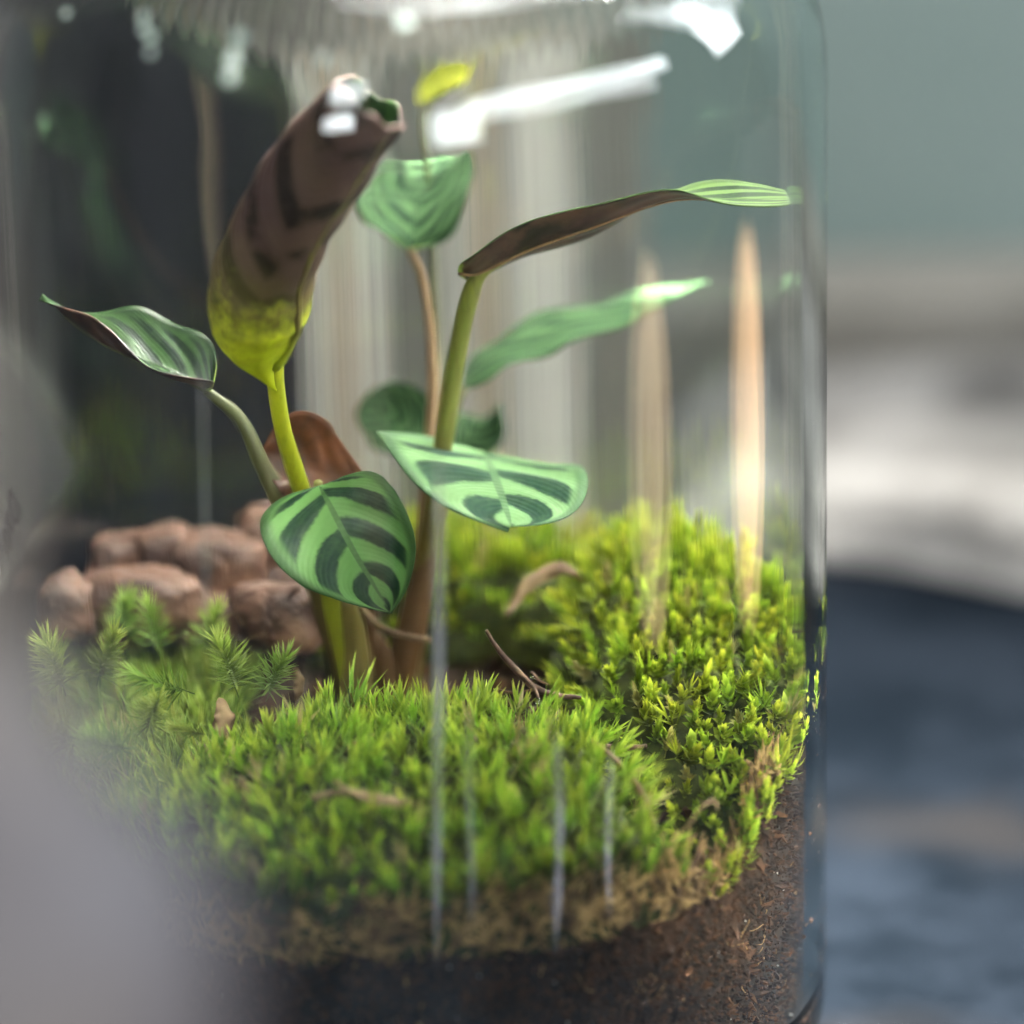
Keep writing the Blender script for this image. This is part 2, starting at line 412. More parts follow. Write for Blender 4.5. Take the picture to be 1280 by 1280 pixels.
# ------------------------------------------------------------------ the setting
def box(x0, x1, y0, y1, z0, z1):
    v = [(x, y, z) for z in (z0, z1) for y in (y0, y1) for x in (x0, x1)]
    f = [(0, 2, 3, 1), (4, 5, 7, 6), (0, 1, 5, 4), (2, 6, 7, 3), (0, 4, 6, 2), (1, 3, 7, 5)]
    return v, f
def struct(name, v, f, mat, smooth=False):
    return tag(obj(name, make_mesh(name, v, f, None, [mat], None, smooth)), kind='structure')
struct('tabletop', *box(-600, 800, -760, 620, -30, 0), M['slate'])
struct('wall_back', *box(-700, 1200, 470, 500, -400, 700), M['wall'])

struct('skirting', *box(-600, 1100, 412, 468, 0.4, 31), mat_mottled('olive_brown_wood', (0.125, 0.12, 0.105), (0.185, 0.178, 0.16), 10.0, 0.9, spec=0))
# pale stone slab behind and to the right of the jar: rounded, uneven
def pale_slab():
    nx, ny = 60, 50; V = []; F = []
    for j in range(ny):
        for i in range(nx):
            a = i / (nx - 1); b = j / (ny - 1)
            x = 84 + 700 * a
            yf = 292 - 0.22 * max(x, 0) + 10 * math.sin(x * 0.021) + 6 * math.sin(x * 0.057 + 1)
            y = yf + (402 - yf) * b
            e = min(1, b * 9) ; e2 = min(1, (1 - b) * 9); e3 = min(1, a * 12)
            h = 22 * (e * (2 - e)) ** 0.5 * (e2 * (2 - e2)) ** 0.5 * (e3 * (2 - e3)) ** 0.5
            h *= 1 + 0.30 * mnoise.noise((x * 0.02, y * 0.02, 3.1))
            V.append((x, y, h + (2.0 * mnoise.noise((x * 0.08, y * 0.08, 0.3)) if h > 4 else 0)))
        
    for j in range(ny - 1):
        for i in range(nx - 1):
            F.append((j * nx + i, j * nx + i + 1, (j + 1) * nx + i + 1, (j + 1) * nx + i))
    n0 = len(V)
    ring = [i for i in range(nx)] + [j * nx + nx - 1 for j in range(1, ny)] + [(ny - 1) * nx + i for i in range(nx - 2, -1, -1)] + [j * nx for j in range(ny - 2, 0, -1)]
    for r in ring: V.append((V[r][0], V[r][1], 0.5))
    k = len(ring)
    for q in range(k): F.append((ring[(q + 1) % k], ring[q], n0 + q, n0 + (q + 1) % k))
    F.append(tuple(n0 + q for q in range(k))[::-1])
    return tag(obj('stone_slab', make_mesh('stone_slab', V, F, None, [M['pale_stone']])), 'pale grey rough stone slab lying behind the jar at the wall', 'stone slab')
pale_slab()
# charcoal board standing behind the jar, planks leaning beside it
b = obj('charcoal_board', make_mesh('charcoal_board', *box(-330, -33, 236, 250, 0.3, 420), None, [M['board']], None, False))
tag(b, 'dark charcoal board standing upright behind the jar', 'board')
def plank_panel():
    root = empty('plank_screen', (-50, 292, 0))
    tag(root, 'screen of weathered grey-brown planks behind the jar', 'plank screen')
    x = -187
    spec = [(34, 'plank_a'), (30, 'plank_a'), (16, 'plank_b'), (32, 'plank_a'), (24, 'plank_a'), (12, 'plank_b'), (13, 'plank_a'), (7, 'plank_b'), (10, 'plank_a'), (16, 'plank_c'), (11, 'plank_a'), (8, 'plank_b'), (25, 'plank_a'), (22, 'plank_c')]
    for w, mt in spec:
        dy = R_.uniform(-3, 3)
        v, f = box(x, x + w - 1.5, 286 + dy, 298 + dy, 0.4, 420 + R_.uniform(-8, 8))
        obj('plank', make_mesh('plank', rel((-50, 292, 0), v), f, None, [M[mt]], None, False), root)
        x += w
plank_panel()

# ------------------------------------------------------------------ glass jar
RO, RI = 90.0, 85.0
def lathe(profile, seg, fn=None):
    V = []; F = []; n = len(profile)
    for i, (r, z) in enumerate(profile):
        for k in range(seg):
            th = 2 * math.pi * k / seg
            rr, zz = (r, z) if fn is None else fn(i, r, z, th)
            V.append((rr * math.sin(th), -rr * math.cos(th), zz))
    for i in range(n - 1):
        for k in range(seg):
            F.append((i * seg + k, i * seg + (k + 1) % seg, (i + 1) * seg + (k + 1) % seg, (i + 1) * seg + k))
    return V, F
def arc(cx, cz, rx, rz, a0, a1, n):
    return [(cx + rx * math.cos(math.radians(a0 + (a1 - a0) * i / n)), cz + rz * math.sin(math.radians(a0 + (a1 - a0) * i / n))) for i in range(n + 1)]
def make_jar():
    outer = [(0.01, 2.0), (60, 2.0), (76, 0.0), (82, 0.0)] + arc(82, 8, 8, 8, -80, 0, 6)
    outer += [(RO, z) for z in (40, 90, 140, 190, 214)]
    outer += arc(56, 216, 34, 40, 4, 78, 20)
    outer += [(61, 258), (58.5, 266), (58, 274), (60, 278), (61.5, 281), (61, 284), (58, 285.5)]
    inner = [(55, 284), (54, 278), (54, 268), (56, 256)]
    inner += arc(56, 216, 29, 35, 76, 4, 20)
    inner += [(RI, z) for z in (214, 190, 140, 90, 40)]
    inner += arc(78, 15, 7, 7, 0, -80, 6) + [(60, 8.2), (0.01, 9.0)]
    no = len(outer); prof = outer + inner
    def fn(i, r, z, th):
        if 216 < z < 262 and i < no:          # moulded radial flutes on the shoulder
            w = max(0.0, min(1.0, (z - 239) / 4.0)) * max(0.0, min(1.0, (262 - z) / 4.0))
            r += 0.22 * w * math.cos(120 * th)
            r += 0.16 * math.sin(5 * th + z * 0.16) * min(1, (z - 216) / 12.0) + 0.045 * math.sin(17 * th + z * 0.3) * min(1, (z - 216) / 12.0)
        if i < no and r > 70: r += 0.10 * math.sin(3 * th + 0.4) + 0.06 * math.sin(7 * th + z * 0.02)
        return r, z
    V, F = lathe(prof, 720, fn)
    root = empty('glass_jar', (0, 0, 0))
    tag(root, 'thick clear glass jar holding the moss terrarium', 'jar')
    obj('jar_body', make_mesh('jar_body', V, F, None, [M['glass']]), root)
    return root
jar = make_jar()

# ------------------------------------------------------------------ ground heights inside the jar (mm)
def sstep(a, b, x):
    t = np.clip((x - a) / (b - a), 0, 1); return t * t * (3 - 2 * t)
def nz(x, y, s, o=0.0): return mnoise.noise((x * s, y * s, o))
def h_soil(x, y):
    """bare soil under and between the cushions"""
    az = math.degrees(math.atan2(x, -y)); r = math.hypot(x, y)
    edge = np.interp(az, [-180, -110, -80, -50, -20, 0, 30, 45, 66, 90, 120, 180], [72, 66, 58, 52, 50, 53, 52, 52, 72, 85, 84, 76])
    inner = 66 + 2.5 * nz(x, y, 0.06)
    t = float(sstep(52, 84, r))
    return inner * (1 - t) + edge * t + 1.2 * nz(x, y, 0.2, 4)
def in_front(x, y):
    """signed depth inside the front cushion, >0 inside"""
    bx = 50 + 6 * nz(y, 1, 0.06)
    yb = -20 - 0.006 * (x - 5) ** 2 + 2.5 * nz(x, 3, 0.09)           # back rim of the cushion
    right = (46 - 0.30 * (y + 40)) - x + 3 * nz(y, 7, 0.08)
    left = x + 88
    return min((yb - y) * 0.9, right, left)
def h_front(x, y):
    e = in_front(x, y)
    top = 84.5 - 0.0013 * (x - 2) ** 2 - 0.10 * max(0, -y - 30) - 0.0075 * max(0, -y - 40) ** 2 - (0.10 * max(0, -x - 30))
    top += 1.6 * nz(x, y, 0.07, 9)
    return top - 15 * (1 - float(sstep(-1, 9, e)))
def in_right(x, y):
    left = x - (34 + 0.010 * (y - 10) ** 2 * (1 if y > 10 else 0.55) * 0.5 + 4 * nz(y, 11, 0.06)) if y > -18 else x - (47 + 0.42 * (-18 - y) + 3 * nz(y, 5, 0.08) - 8)
    return min(left, y + 72, 66 - y + 0.2 * x)
def h_right(x, y):
    e = in_right(x, y)
    top = 86 + 0.25 * y + 0.06 * (x - 50) if y > -20 else 81 + 0.55 * (y + 20) + 0.06 * (x - 50)
    if y < -45: top -= 0.5 * (-45 - y)
    top = min(top, 92 + 0.02 * y) + 2.2 * nz(x, y, 0.055, 21)
    return top - 14 * (1 - float(sstep(-1, 8, e)))
def in_back(x, y): return min(y - 42 - 5 * nz(x, 2, 0.05), x + 22, 70 - x)
def h_back(x, y):
    e = in_back(x, y); return 84 + 2.5 * nz(x, y, 0.06, 30) + 0.03 * x - 14 * (1 - float(sstep(-1, 10, e)))

# ------------------------------------------------------------------ soil
M['soil'] = None
def soil_material():
    m, nt, out = new_mat('peat_soil'); g = N(nt)
    u, v = g.uv(); co = g.objco()
    col = g.mix(g.smooth(g.noise(co, 420.0, 5.0, 0.7), 0.35, 0.7), (0.005, 0.0021, 0.001, 1), (0.034, 0.014, 0.006, 1))
    col = g.mix(g.smooth(u, 0.55, 0.95, 0, 0.9), col, (0.085, 0.036, 0.014, 1))
    col = g.mix(g.smooth(g.noise(co, 45.0, 2.0), 0.5, 0.7, 0, 0.5), col, (0.055, 0.023, 0.0095, 1))
    p = g.princ(col, 0.85, g.bump(g.noise(co, 900.0, 4.0), 0.5, 0.0006), 0.25); g.link(p.outputs[0], out.inputs[0])
    return m
M['soil'] = soil_material()
M['perlite'] = mat_plain('perlite', (0.5, 0.48, 0.44), (0.72, 0.70, 0.66), 300.0, 0.8)
def build_soil():
    V = []; F = []; UV = []; MI = []
    RS = RI - 0.9; nr, nt_ = 22, 96
    V.append((0, 0, h_soil(0, 0.01))); UV.append((0, 0))
    for i in range(1, nr + 1):
        for k in range(nt_):
            th = 2 * math.pi * k / nt_; r = RS * i / nr; x, y = r * math.sin(th), -r * math.cos(th)
            V.append((x, y, h_soil(x, y))); UV.append((0, 0))
    for k in range(nt_): F.append((0, 1 + k, 1 + (k + 1) % nt_)); MI.append(0)
    for i in range(nr - 1):
        for k in range(nt_):
            a = 1 + i * nt_ + k; b_ = 1 + i * nt_ + (k + 1) % nt_
            F.append((a, a + nt_, b_ + nt_, b_)); MI.append(0)
    last = 1 + (nr - 1) * nt_
    prev = last
    for q in range(1, 25):
        f = q / 24; cur = len(V)
        for k in range(nt_):
            x, y, z = V[last + k]; zz = z + (9.6 - z) * f
            s = 1 - 0.010 * abs(nz(math.atan2(x, y) * 30, zz, 0.3)) - (0.05 if q >= 24 else 0.02 if q == 23 else 0)
            V.append((x * s, y * s, zz)); UV.append((0, 0))
        for k in range(nt_):
            k2 = (k + 1) % nt_
            F.append((prev + k, cur + k, cur + k2, prev + k2)); MI.append(0)
        prev = cur
    F.append(tuple(prev + k for k in range(nt_))[::-1]); MI.append(0)
    # crumbs pressed against the glass and lying on top
    ico = np.array([(0, 0, 1), (1, 0, 0), (0, 1, 0), (-1, 0, 0), (0, -1, 0), (0, 0, -1)], float)
    icf = [(0, 1, 2), (0, 2, 3), (0, 3, 4), (0, 4, 1), (5, 2, 1), (5, 3, 2), (5, 4, 3), (5, 1, 4)]
    def crumb(c, s, mi, u, stretch=1.0):
        n0 = len(V); q = Matrix.Rotation(R_.uniform(0, 6.28), 3, Vector((R_.gauss(0, 1), R_.gauss(0, 1), R_.gauss(0, 1) + 0.01)).normalized())
        for p in ico:
            w = q @ Vector((p[0] * s * stretch, p[1] * s, p[2] * s)) * R_.uniform(0.65, 1.2)
            V.append((c[0] + w.x, c[1] + w.y, c[2] + w.z)); UV.append((u, 0.5))
        for f in icf: F.append(tuple(n0 + i for i in f)); MI.append(mi)
    for _ in range(15000):
        az = math.radians(R_.uniform(-62, 112)); s = min(1.5, 0.22 + R_.expovariate(3.2)); r = RI - 0.35 - s * 1.1
        x, y = r * math.sin(az), -r * math.cos(az); z = R_.uniform(11, h_soil(x, y) + 1.5)
        if R_.random() < 0.008: crumb((x, y, z), s * 0.6, 1, 0.1)
        else: crumb((x, y, z), s, 0, R_.random(), R_.choice((1, 1, 1, 1.8, 3.2)))
    for _ in range(3000):
        r = 82 * math.sqrt(R_.random()); th = R_.uniform(0, 6.28); x, y = r * math.sin(th), -r * math.cos(th)
        crumb((x, y, h_soil(x, y) + 0.2), 0.3 + R_.expovariate(1.7), 0, R_.random(), R_.choice((1, 1, 2)))
    for _ in range(70):
        az = math.radians(R_.uniform(-50, 100)); r = RI - 1.0
        z = R_.uniform(13, 50); ang = R_.uniform(0, 6.28); q = []
        for st in range(6):
            q.append(np.array([r * math.sin(az), -r * math.cos(az), z])); az += math.cos(ang) * 0.022; z += math.sin(ang) * 1.9; ang += R_.uniform(-0.9, 0.9); r = RI - R_.uniform(0.7, 1.6)
        w = R_.uniform(0.08, 0.2); tv, tf, tu = tube(q, [w, w * 0.5], 4, 14, False); n0 = len(V)
        V += [tuple(p) for p in tv]; UV += [(0.9, 0.5)] * len(tv)
        for f in tf: F.append(tuple(n0 + i for i in f)); MI.append(2)
    o = obj('potting_soil', make_mesh('potting_soil', V, F, UV, [M['soil'], M['perlite'], M['dead']], MI, False))
    tag(o, 'dark brown crumbly soil filling the lower jar', 'soil', kind='stuff')
build_soil()

# ------------------------------------------------------------------ moss shoots
def leaflet(base, dirv, side, length, width, bend, u, v0=0.0, v1=1.0):
    """five-vertex leaflet with a keel: returns verts, faces, uvs"""
    up = np.cross(side, dirv)
    m1 = base + dirv * length * 0.45 + up * bend * length * 0.25
    tp = base + dirv * length + up * bend * length
    V = [base - side * width * 0.28, base + side * width * 0.28, m1 - side * width * 0.5 + up * width * 0.2, m1 + side * width * 0.5 + up * width * 0.2, m1 - up * width * 0.08, tp]
    F = [(0, 4, 2), (0, 1, 4), (1, 3, 4), (2, 4, 5), (4, 3, 5)]
    UV = [(u, v0), (u, v0), (u, v0 + (v1 - v0) * 0.45), (u, v0 + (v1 - v0) * 0.45), (u, v0 + (v1 - v0) * 0.35), (u, v1)]
    return V, F, UV
def shoot(rs, nleaf, height, l0, l1, w, a_low, a_top, bend, curve=0.0):
    V = []; F = []; UV = []; bendv = np.array([rs.uniform(-1, 1), rs.uniform(-1, 1), 0]) * curve
    for i in range(nleaf):
        f = (i + 0.5) / nleaf
        az = i * 2.399 + rs.uniform(-0.35, 0.35)
        el = math.radians(a_low + (a_top - a_low) * f ** 0.8 + rs.uniform(-9, 9))
        dv = np.array([math.cos(az) * math.cos(el), math.sin(az) * math.cos(el), math.sin(el)])
        side = nrmz(np.cross(dv, np.array([0, 0, 1.0])) + 1e-6)
        base = np.array([0, 0, height * (0.15 + 0.85 * f)]) + bendv * f * f
        L = (l0 + (l1 - l0) * f) * rs.uniform(0.82, 1.15)
        v, fc, uv = leaflet(base, dv, side, L, w * rs.uniform(0.8, 1.2), bend * rs.uniform(0.4, 1.3), 0.0, 0.05 + 0.35 * f, 0.50 + 0.50 * f ** 1.3)
        n0 = len(V); V += v; F += [tuple(n0 + q for q in t) for t in fc]; UV += uv
    # slim stem
    n0 = len(V); rr = 0.16
    for z, s in ((-1.5, 1), (height, 0.6)):
        for k in range(3): V.append(np.array([rr * s * math.cos(k * 2.09), rr * s * math.sin(k * 2.09), z]) + (bendv if z > 0 else 0)); UV.append((0, 0.05))
    F += [(n0 + k, n0 + (k + 1) % 3, n0 + 3 + (k + 1) % 3, n0 + 3 + k) for k in range(3)]
    return np.array(V), F, np.array(UV)
rs = random.Random(3)
V_NEEDLE = [shoot(rs, 14, 4.6, 4.0, 5.0, 0.66, 30, 74, 0.10, 0.9) for _ in range(8)]
V_FINE = [shoot(rs, 12, 5.4, 4.6, 5.8, 0.46, 24, 78, 0.14, 1.6) for _ in range(5)]
V_BUD = [shoot(rs, 18, 5.4, 2.7, 3.0, 1.10, 18, 78, 0.22, 0.6) for _ in range(8)]
V_STAR = [shoot(rs, 110, 15.0, 8.4, 7.2, 0.62, 22, 72, -0.16, 4.0) for _ in range(5)]

def orient(normal, twist):
    z = nrmz(np.asarray(normal, float)); x = nrmz(np.cross(np.array([0.13, 1, 0.21]), z)); y = np.cross(z, x)
    c, s = math.cos(twist), math.sin(twist)
    return np.stack([x * c + y * s, y * c - x * s, z], axis=1)
def in_view_px(p):
    q = np.asarray(p) - CAMPOS; dd = q @ FWD; s = PX * dd / D
    return 640 + (q @ RIGHT) / s, 640 - (q @ UP) / s, dd - D

def cushion(name, label, inside, height, variants, mat, step, norm_fn, n_parts, xr, yr, side_az=None, side_z=None, scale=(0.8, 1.2), rmax=83.0, sink=1.2, keep=None):
    """one moss cushion: base body, individual shoots, and the mass of the rest"""
    spots = []
    ys = np.arange(yr[0], yr[1], step * 0.87); odd = 0
    for y in ys:
        odd ^= 1
        for x in np.arange(xr[0] + (step / 2 if odd else 0), xr[1], step):
            xx = x + rs.uniform(-0.38, 0.38) * step; yy = y + rs.uniform(-0.38, 0.38) * step
            if math.hypot(xx, yy) > rmax or inside(xx, yy) < rs.uniform(-1.5, 2.5): continue
            if keep and not keep(xx, yy): continue
            n = norm_fn(xx, yy)
            spots.append((np.array([xx, yy, height(xx, yy) - sink + 1.6 * nz(xx, yy, 0.22, 77) + rs.uniform(-0.9, 0.5)]), n, rs.uniform(*scale) * (1 + 0.25 * nz(xx, yy, 0.12, 66))))
    if side_az:
        for az in np.arange(side_az[0], side_az[1], math.degrees(step * 0.8 / 83)):
            a = math.radians(az + rs.uniform(-0.6, 0.6)); 
            x, y = rmax * math.sin(a), -rmax * math.cos(a)
            if inside(x * 0.97, y * 0.97) < -1: continue
            zt = height(x, y); zb = side_z(az)
            z = zt
            while z > zb:
                rr = rmax - rs.uniform(0.4, 2.6)
                n = np.array([0.45 * math.sin(a) + rs.uniform(-.35, .35), -0.45 * math.cos(a), 0.9])
                spots.append((np.array([rr * math.sin(a), -rr * math.cos(a), z - 2.5]), n, rs.uniform(*scale)))
                z -= step * rs.uniform(0.7, 1.1)
    root_loc = np.mean([s[0] for s in spots], axis=0); root_loc[2] = min(s[0][2] for s in spots)
    root = empty(name, root_loc); tag(root, label, 'moss', 'moss cushions in the jar')
    # rank by how large and exposed they show in the picture
    def score(sp):
        px, py, dd = in_view_px(sp[0])
        if px < 60 or py > 1250: return 1e9
        return sp[0][1] - 8 * sp[2] + rs.uniform(0, 14) - 0.35 * (sp[0][2] - 70)
    order = sorted(range(len(spots)), key=lambda i: score(spots[i]))
    chosen = set(order[:n_parts])
    meshes = [make_mesh('shoot', v, f, uv, [mat]) for v, f, uv in variants]
    AV = []; AF = []; AU = []; off = 0
    for i, (p, n, s) in enumerate(spots):
        k = rs.randrange(len(variants)); tw = rs.uniform(0, 6.28); Rm = orient(n, tw)
        if i in chosen:
            o = obj('shoot', meshes[k], root)
            mm = Matrix([[Rm[r][c] * s for c in range(3)] for r in range(3)]).to_4x4()
            mm.translation = Vector((p - root_loc) * MM)
            o.matrix_local = mm
        else:
            v, f, uv = variants[k]
            w = (v * s) @ Rm.T + (p - root_loc)
            AV.append(w); AF += [tuple(q + off for q in t) for t in f]
            u2 = uv.copy(); u2[:, 0] = rs.random(); AU.append(u2); off += len(v)
    if AV:
        o = obj('shoot_mass', make_mesh('shoot_mass', np.vstack(AV), AF, np.vstack(AU), [mat]), root); o['kind'] = 'stuff'
    # body of the cushion
    g = 3.0; nx = int((xr[1] - xr[0]) / g) + 1; ny = int((yr[1] - yr[0]) / g) + 1
    idx = {}; BV = []; BF = []
    for j in range(ny):
        for i in range(nx):
            x, y = xr[0] + i * g, yr[0] + j * g; r = math.hypot(x, y)
            if r > 87 or inside(x, y) < -3: continue
            if r > 82.5: x, y = x * 82.5 / r, y * 82.5 / r
            idx[i, j] = len(BV); BV.append(np.array([x, y, height(x, y) - sink - 0.6]))
    nb = len(BV)
    for v in list(BV): BV.append(np.array([v[0], v[1], min(v[2] - 1, h_soil(v[0], v[1]) - 3)]))
    edges = {}
    for (i, j), a in idx.items():
        q = [(i, j), (i + 1, j), (i + 1, j + 1), (i, j + 1)]
        if all(t in idx for t in q):
            f = [idx[t] for t in q]; BF.append(f); BF.append([nb + t for t in f[::-1]])
            for e in range(4):
                a_, b_ = f[e], f[(e + 1) % 4]
                if (b_, a_) in edges: del edges[(b_, a_)]
                else: edges[(a_, b_)] = 1
    for a_, b_ in edges: BF.append([b_, a_, nb + a_, nb + b_])
    obj('cushion_base', make_mesh('cushion_base', np.array(BV) - root_loc, BF, None, [M['moss_base']]), root)
    return root

def grad_normal(h, lean=(0, 0), k=0.8):
    def fn(x, y):
        gx = (h(x + 1.5, y) - h(x - 1.5, y)) / 3; gy = (h(x, y + 1.5) - h(x, y - 1.5)) / 3
        gx = max(-1.6, min(1.6, gx)); gy = max(-1.6, min(1.6, gy))
        cx, cy_ = 0.75 * nz(x, y, 0.16, 41), 0.75 * nz(x, y, 0.16, 57)
        return np.array([-gx * k + lean[0] + cx + rs.uniform(-.28, .28), -gy * k + lean[1] + cy_ + rs.uniform(-.28, .28), 1.0])
    return fn
def side_front(az): return np.interp(az, [-70, -40, -15, 10, 30, 45], [64, 64, 67, 70, 68, 65]) + 5.5 * nz(az, 0, 0.12, 3)
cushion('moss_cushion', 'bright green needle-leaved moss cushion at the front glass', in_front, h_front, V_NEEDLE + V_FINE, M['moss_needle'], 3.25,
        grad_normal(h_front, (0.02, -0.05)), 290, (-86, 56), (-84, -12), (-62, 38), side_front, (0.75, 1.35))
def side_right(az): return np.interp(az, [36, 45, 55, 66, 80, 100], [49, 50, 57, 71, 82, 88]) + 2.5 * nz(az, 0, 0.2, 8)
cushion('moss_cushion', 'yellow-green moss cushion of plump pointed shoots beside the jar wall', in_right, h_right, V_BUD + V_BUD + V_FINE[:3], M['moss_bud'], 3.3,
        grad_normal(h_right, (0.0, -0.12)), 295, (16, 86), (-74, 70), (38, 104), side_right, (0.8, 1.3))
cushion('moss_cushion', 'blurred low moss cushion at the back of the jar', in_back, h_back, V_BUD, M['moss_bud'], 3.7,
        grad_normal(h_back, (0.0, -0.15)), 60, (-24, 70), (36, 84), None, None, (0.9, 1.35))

# dead brown fibres between the front cushion and the soil
def dead_fibres():
    V = []; F = []; UV = []
    for _ in range(2600):
        az = R_.uniform(-58, 66); a = math.radians(az)
        hi = np.interp(az, [-60, -20, 10, 38, 46, 66], [63, 65, 70, 68, 58, 80]); lo = np.interp(az, [-60, -20, 0, 30, 46, 66], [50, 50, 52, 53, 54, 73])
        if nz(az, 0, 0.16, 12) + R_.uniform(-0.35, 0.35) < -0.12: continue
        lo += 5 * nz(az, 0, 0.13, 5) - 1.5
        z = R_.triangular(lo, hi, (lo + hi) / 2); r = RI - R_.uniform(0.9, 4.5)
        p0 = np.array([r * math.sin(a), -r * math.cos(a), z])
        L = R_.uniform(3, 10); t = np.array([math.cos(a), math.sin(a), 0]); ang = R_.gauss(0.2, 1.1)
        dv = t * math.cos(ang) + np.array([0, 0, 1]) * math.sin(ang); rad = np.array([math.sin(a), -math.cos(a), 0])
        if r > 82.5: dv = dv - rad * 0.12
        cv = np.cross(rad, dv) * R_.uniform(-0.5, 0.5)
        pts = [p0, p0 + dv * L * 0.5 + cv * L * 0.4, p0 + dv * L + cv * L * R_.uniform(-0.3, 1.0)]
        pts = [p if math.hypot(p[0], p[1]) < 84.2 else np.array([p[0] * 84.2 / math.hypot(p[0], p[1]), p[1] * 84.2 / math.hypot(p[0], p[1]), p[2]]) for p in pts]
        w = R_.uniform(0.16, 0.5)
        v, f, uv = tube(pts, [w, w * 1.1, w * 0.3], 4, 5, False); n0 = len(V)
        V += list(v); F += [tuple(n0 + q for q in t_) for t_ in f]; UV += uv
    o = obj('dead_moss', make_mesh('dead_moss', V, F, UV, [M['dead']])); tag(o, 'tangled tan dead moss fibres between green moss and soil', 'dead moss', kind='stuff')
dead_fibres()

# star-shaped moss shoots at the left
def star(px, py, d, direction, size, label, k):
    loc = P(px, py, d); r = math.hypot(loc[0], loc[1])
    v, f, uv = V_STAR[k % len(V_STAR)]
    Rm = orient(direction, k * 1.1); w = (v * size * 0.86) @ Rm.T
    u2 = uv.copy(); u2[:, 0] = (k * 0.37) % 0.9
    base = w[:, 2].min()
    w = w - np.array([0, 0, base]); root = loc + np.array([0, 0, base])
    # keep inside the glass
    a = w + root; rr = np.hypot(a[:, 0], a[:, 1]); sc_ = np.where(rr > 83.5, 83.5 / rr, 1.0); a[:, 0] *= sc_; a[:, 1] *= sc_
    o = obj('star_moss_shoot', make_mesh('star_moss_shoot', a - root, f, u2, [M['moss_star']]), None, root)
    tag(o, label, 'moss shoot', 'star-shaped moss shoots at the left')
STARS = [
    (80, 862, -4, (-0.25, -0.4, 1), 1.05, 'large pale feathery moss shoot below the leftmost brown stone'),
    (120, 850, 2, (0.5, -0.3, 1), 0.9, 'feathery moss shoot leaning over from the large pale one'),
    (240, 862, -14, (-1.3, -0.5, 0.55), 0.95, 'pale moss shoot lying sideways, pointing toward the left glass'),
    (300, 862, -12, (-0.1, -0.3, 1), 0.95, 'upright bright moss shoot in front of the small brown stone'),
    (335, 868, -6, (0.25, -0.4, 1), 0.9, 'yellow-green tufted moss shoot nearest the plant stems'),
    (150, 800, 26, (0.1, -0.3, 1), 0.9, 'dark blurred moss shoot below the long brown stone'),
    (200, 812, 20, (-0.2, -0.3, 1), 0.85, 'blurred moss shoot between the long stone and the sideways shoot'),
    (255, 815, 22, (0.2, -0.3, 1), 0.9, 'blurred green moss shoot below the two stacked stones'),
    (265, 915, -20, (-1.2, -0.2, 0.35), 0.55, 'thin fern-like moss sprig beside the dry curled leaf'),
    (110, 925, -22, (-0.5, -0.6, 0.6), 0.95, 'dim drooping moss shoot low at the left glass'),
    (165, 935, -26, (-0.6, -0.7, 0.7), 0.95, 'dim moss shoot leaning down beside the front cushion'),
    (190, 905, -14, (0.1, -0.7, 0.8), 0.8, 'dark moss shoot under the sideways pale shoot'),
]
for k, s in enumerate(STARS): star(*s, k)
def low_carpet():
    """matted low moss filling the left ground between the shoots"""
    AV = []; AF = []; AU = []; off = 0
    for _ in range(1500):
        x = rs.uniform(-83, -28); y = rs.uniform(-40, 34)
        if math.hypot(x, y) > 82 or in_front(x, y) > 3: continue
        if x > -38 and y > -12: continue
        v, f, uv = rs.choice(V_NEEDLE + V_FINE); s = rs.uniform(0.9, 1.7)
        Rm = orient(np.array([rs.uniform(-.8, .5), rs.uniform(-.8, .2), 1]), rs.uniform(0, 6))
        AV.append((v * s) @ Rm.T + np.array([x, y, h_soil(x, y) + 1.5 + 3.0 * nz(x, y, 0.1, 90)])); AF += [tuple(q + off for q in t) for t in f]; off += len(v)
        u2 = uv.copy(); u2[:, 0] = rs.random(); AU.append(u2)
    o = obj('moss_carpet', make_mesh('moss_carpet', np.vstack(AV), AF, np.vstack(AU), [M['moss_star']]))
    tag(o, 'low dark moss carpet on the soil around the star shoots', 'moss', kind='stuff')
low_carpet()

# ------------------------------------------------------------------ brown stones at the back left
def stone(px, py, d, hx, hy, hz, rz, seed, label):
    c = P(px, py, d); rr = math.hypot(c[0], c[1]); lim = 84.5 - max(hx, hy) * 0.8
    n, m = 12, 18; V = []; F = []
    for i in range(n + 1):
        ph = math.pi * i / n
        for k in range(m):
            th = 2 * math.pi * k / m
            q = np.array([math.sin(ph) * math.cos(th), math.sin(ph) * math.sin(th), math.cos(ph)])
            q = np.sign(q) * np.abs(q) ** 0.70
            f = 1 + 0.26 * mnoise.noise(Vector(q * 1.3) + Vector((seed * 3.1, 0, 0))) + 0.13 * mnoise.noise(Vector(q * 4.0) + Vector((seed, 5, 0)))
            q = q * np.array([hx * 1.06, hy, hz * 0.78]) * f
            x = q[0] * math.cos(rz) - q[1] * math.sin(rz); y = q[0] * math.sin(rz) + q[1] * math.cos(rz)
            V.append((x, y, q[2]))
    for i in range(n):
        for k in range(m): F.append((i * m + k, (i + 1) * m + k, (i + 1) * m + (k + 1) % m, i * m + (k + 1) % m))
    V = np.array(V); a = V + c; r = np.hypot(a[:, 0], a[:, 1]); s = np.where(r > 84.2, 84.2 / r, 1.0); a[:, 0] *= s; a[:, 1] *= s
    base = np.array([c[0], c[1], a[:, 2].min()])
    o = obj('brown_stone', make_mesh('brown_stone', a - base, F, None, [M['stone']]), None, base)
    tag(o, label, 'stone', 'brown stones at the back of the jar')
stone(62, 758, 26, 8, 7, 9, 0.2, 1, 'leftmost brown stone, upright against the glass')
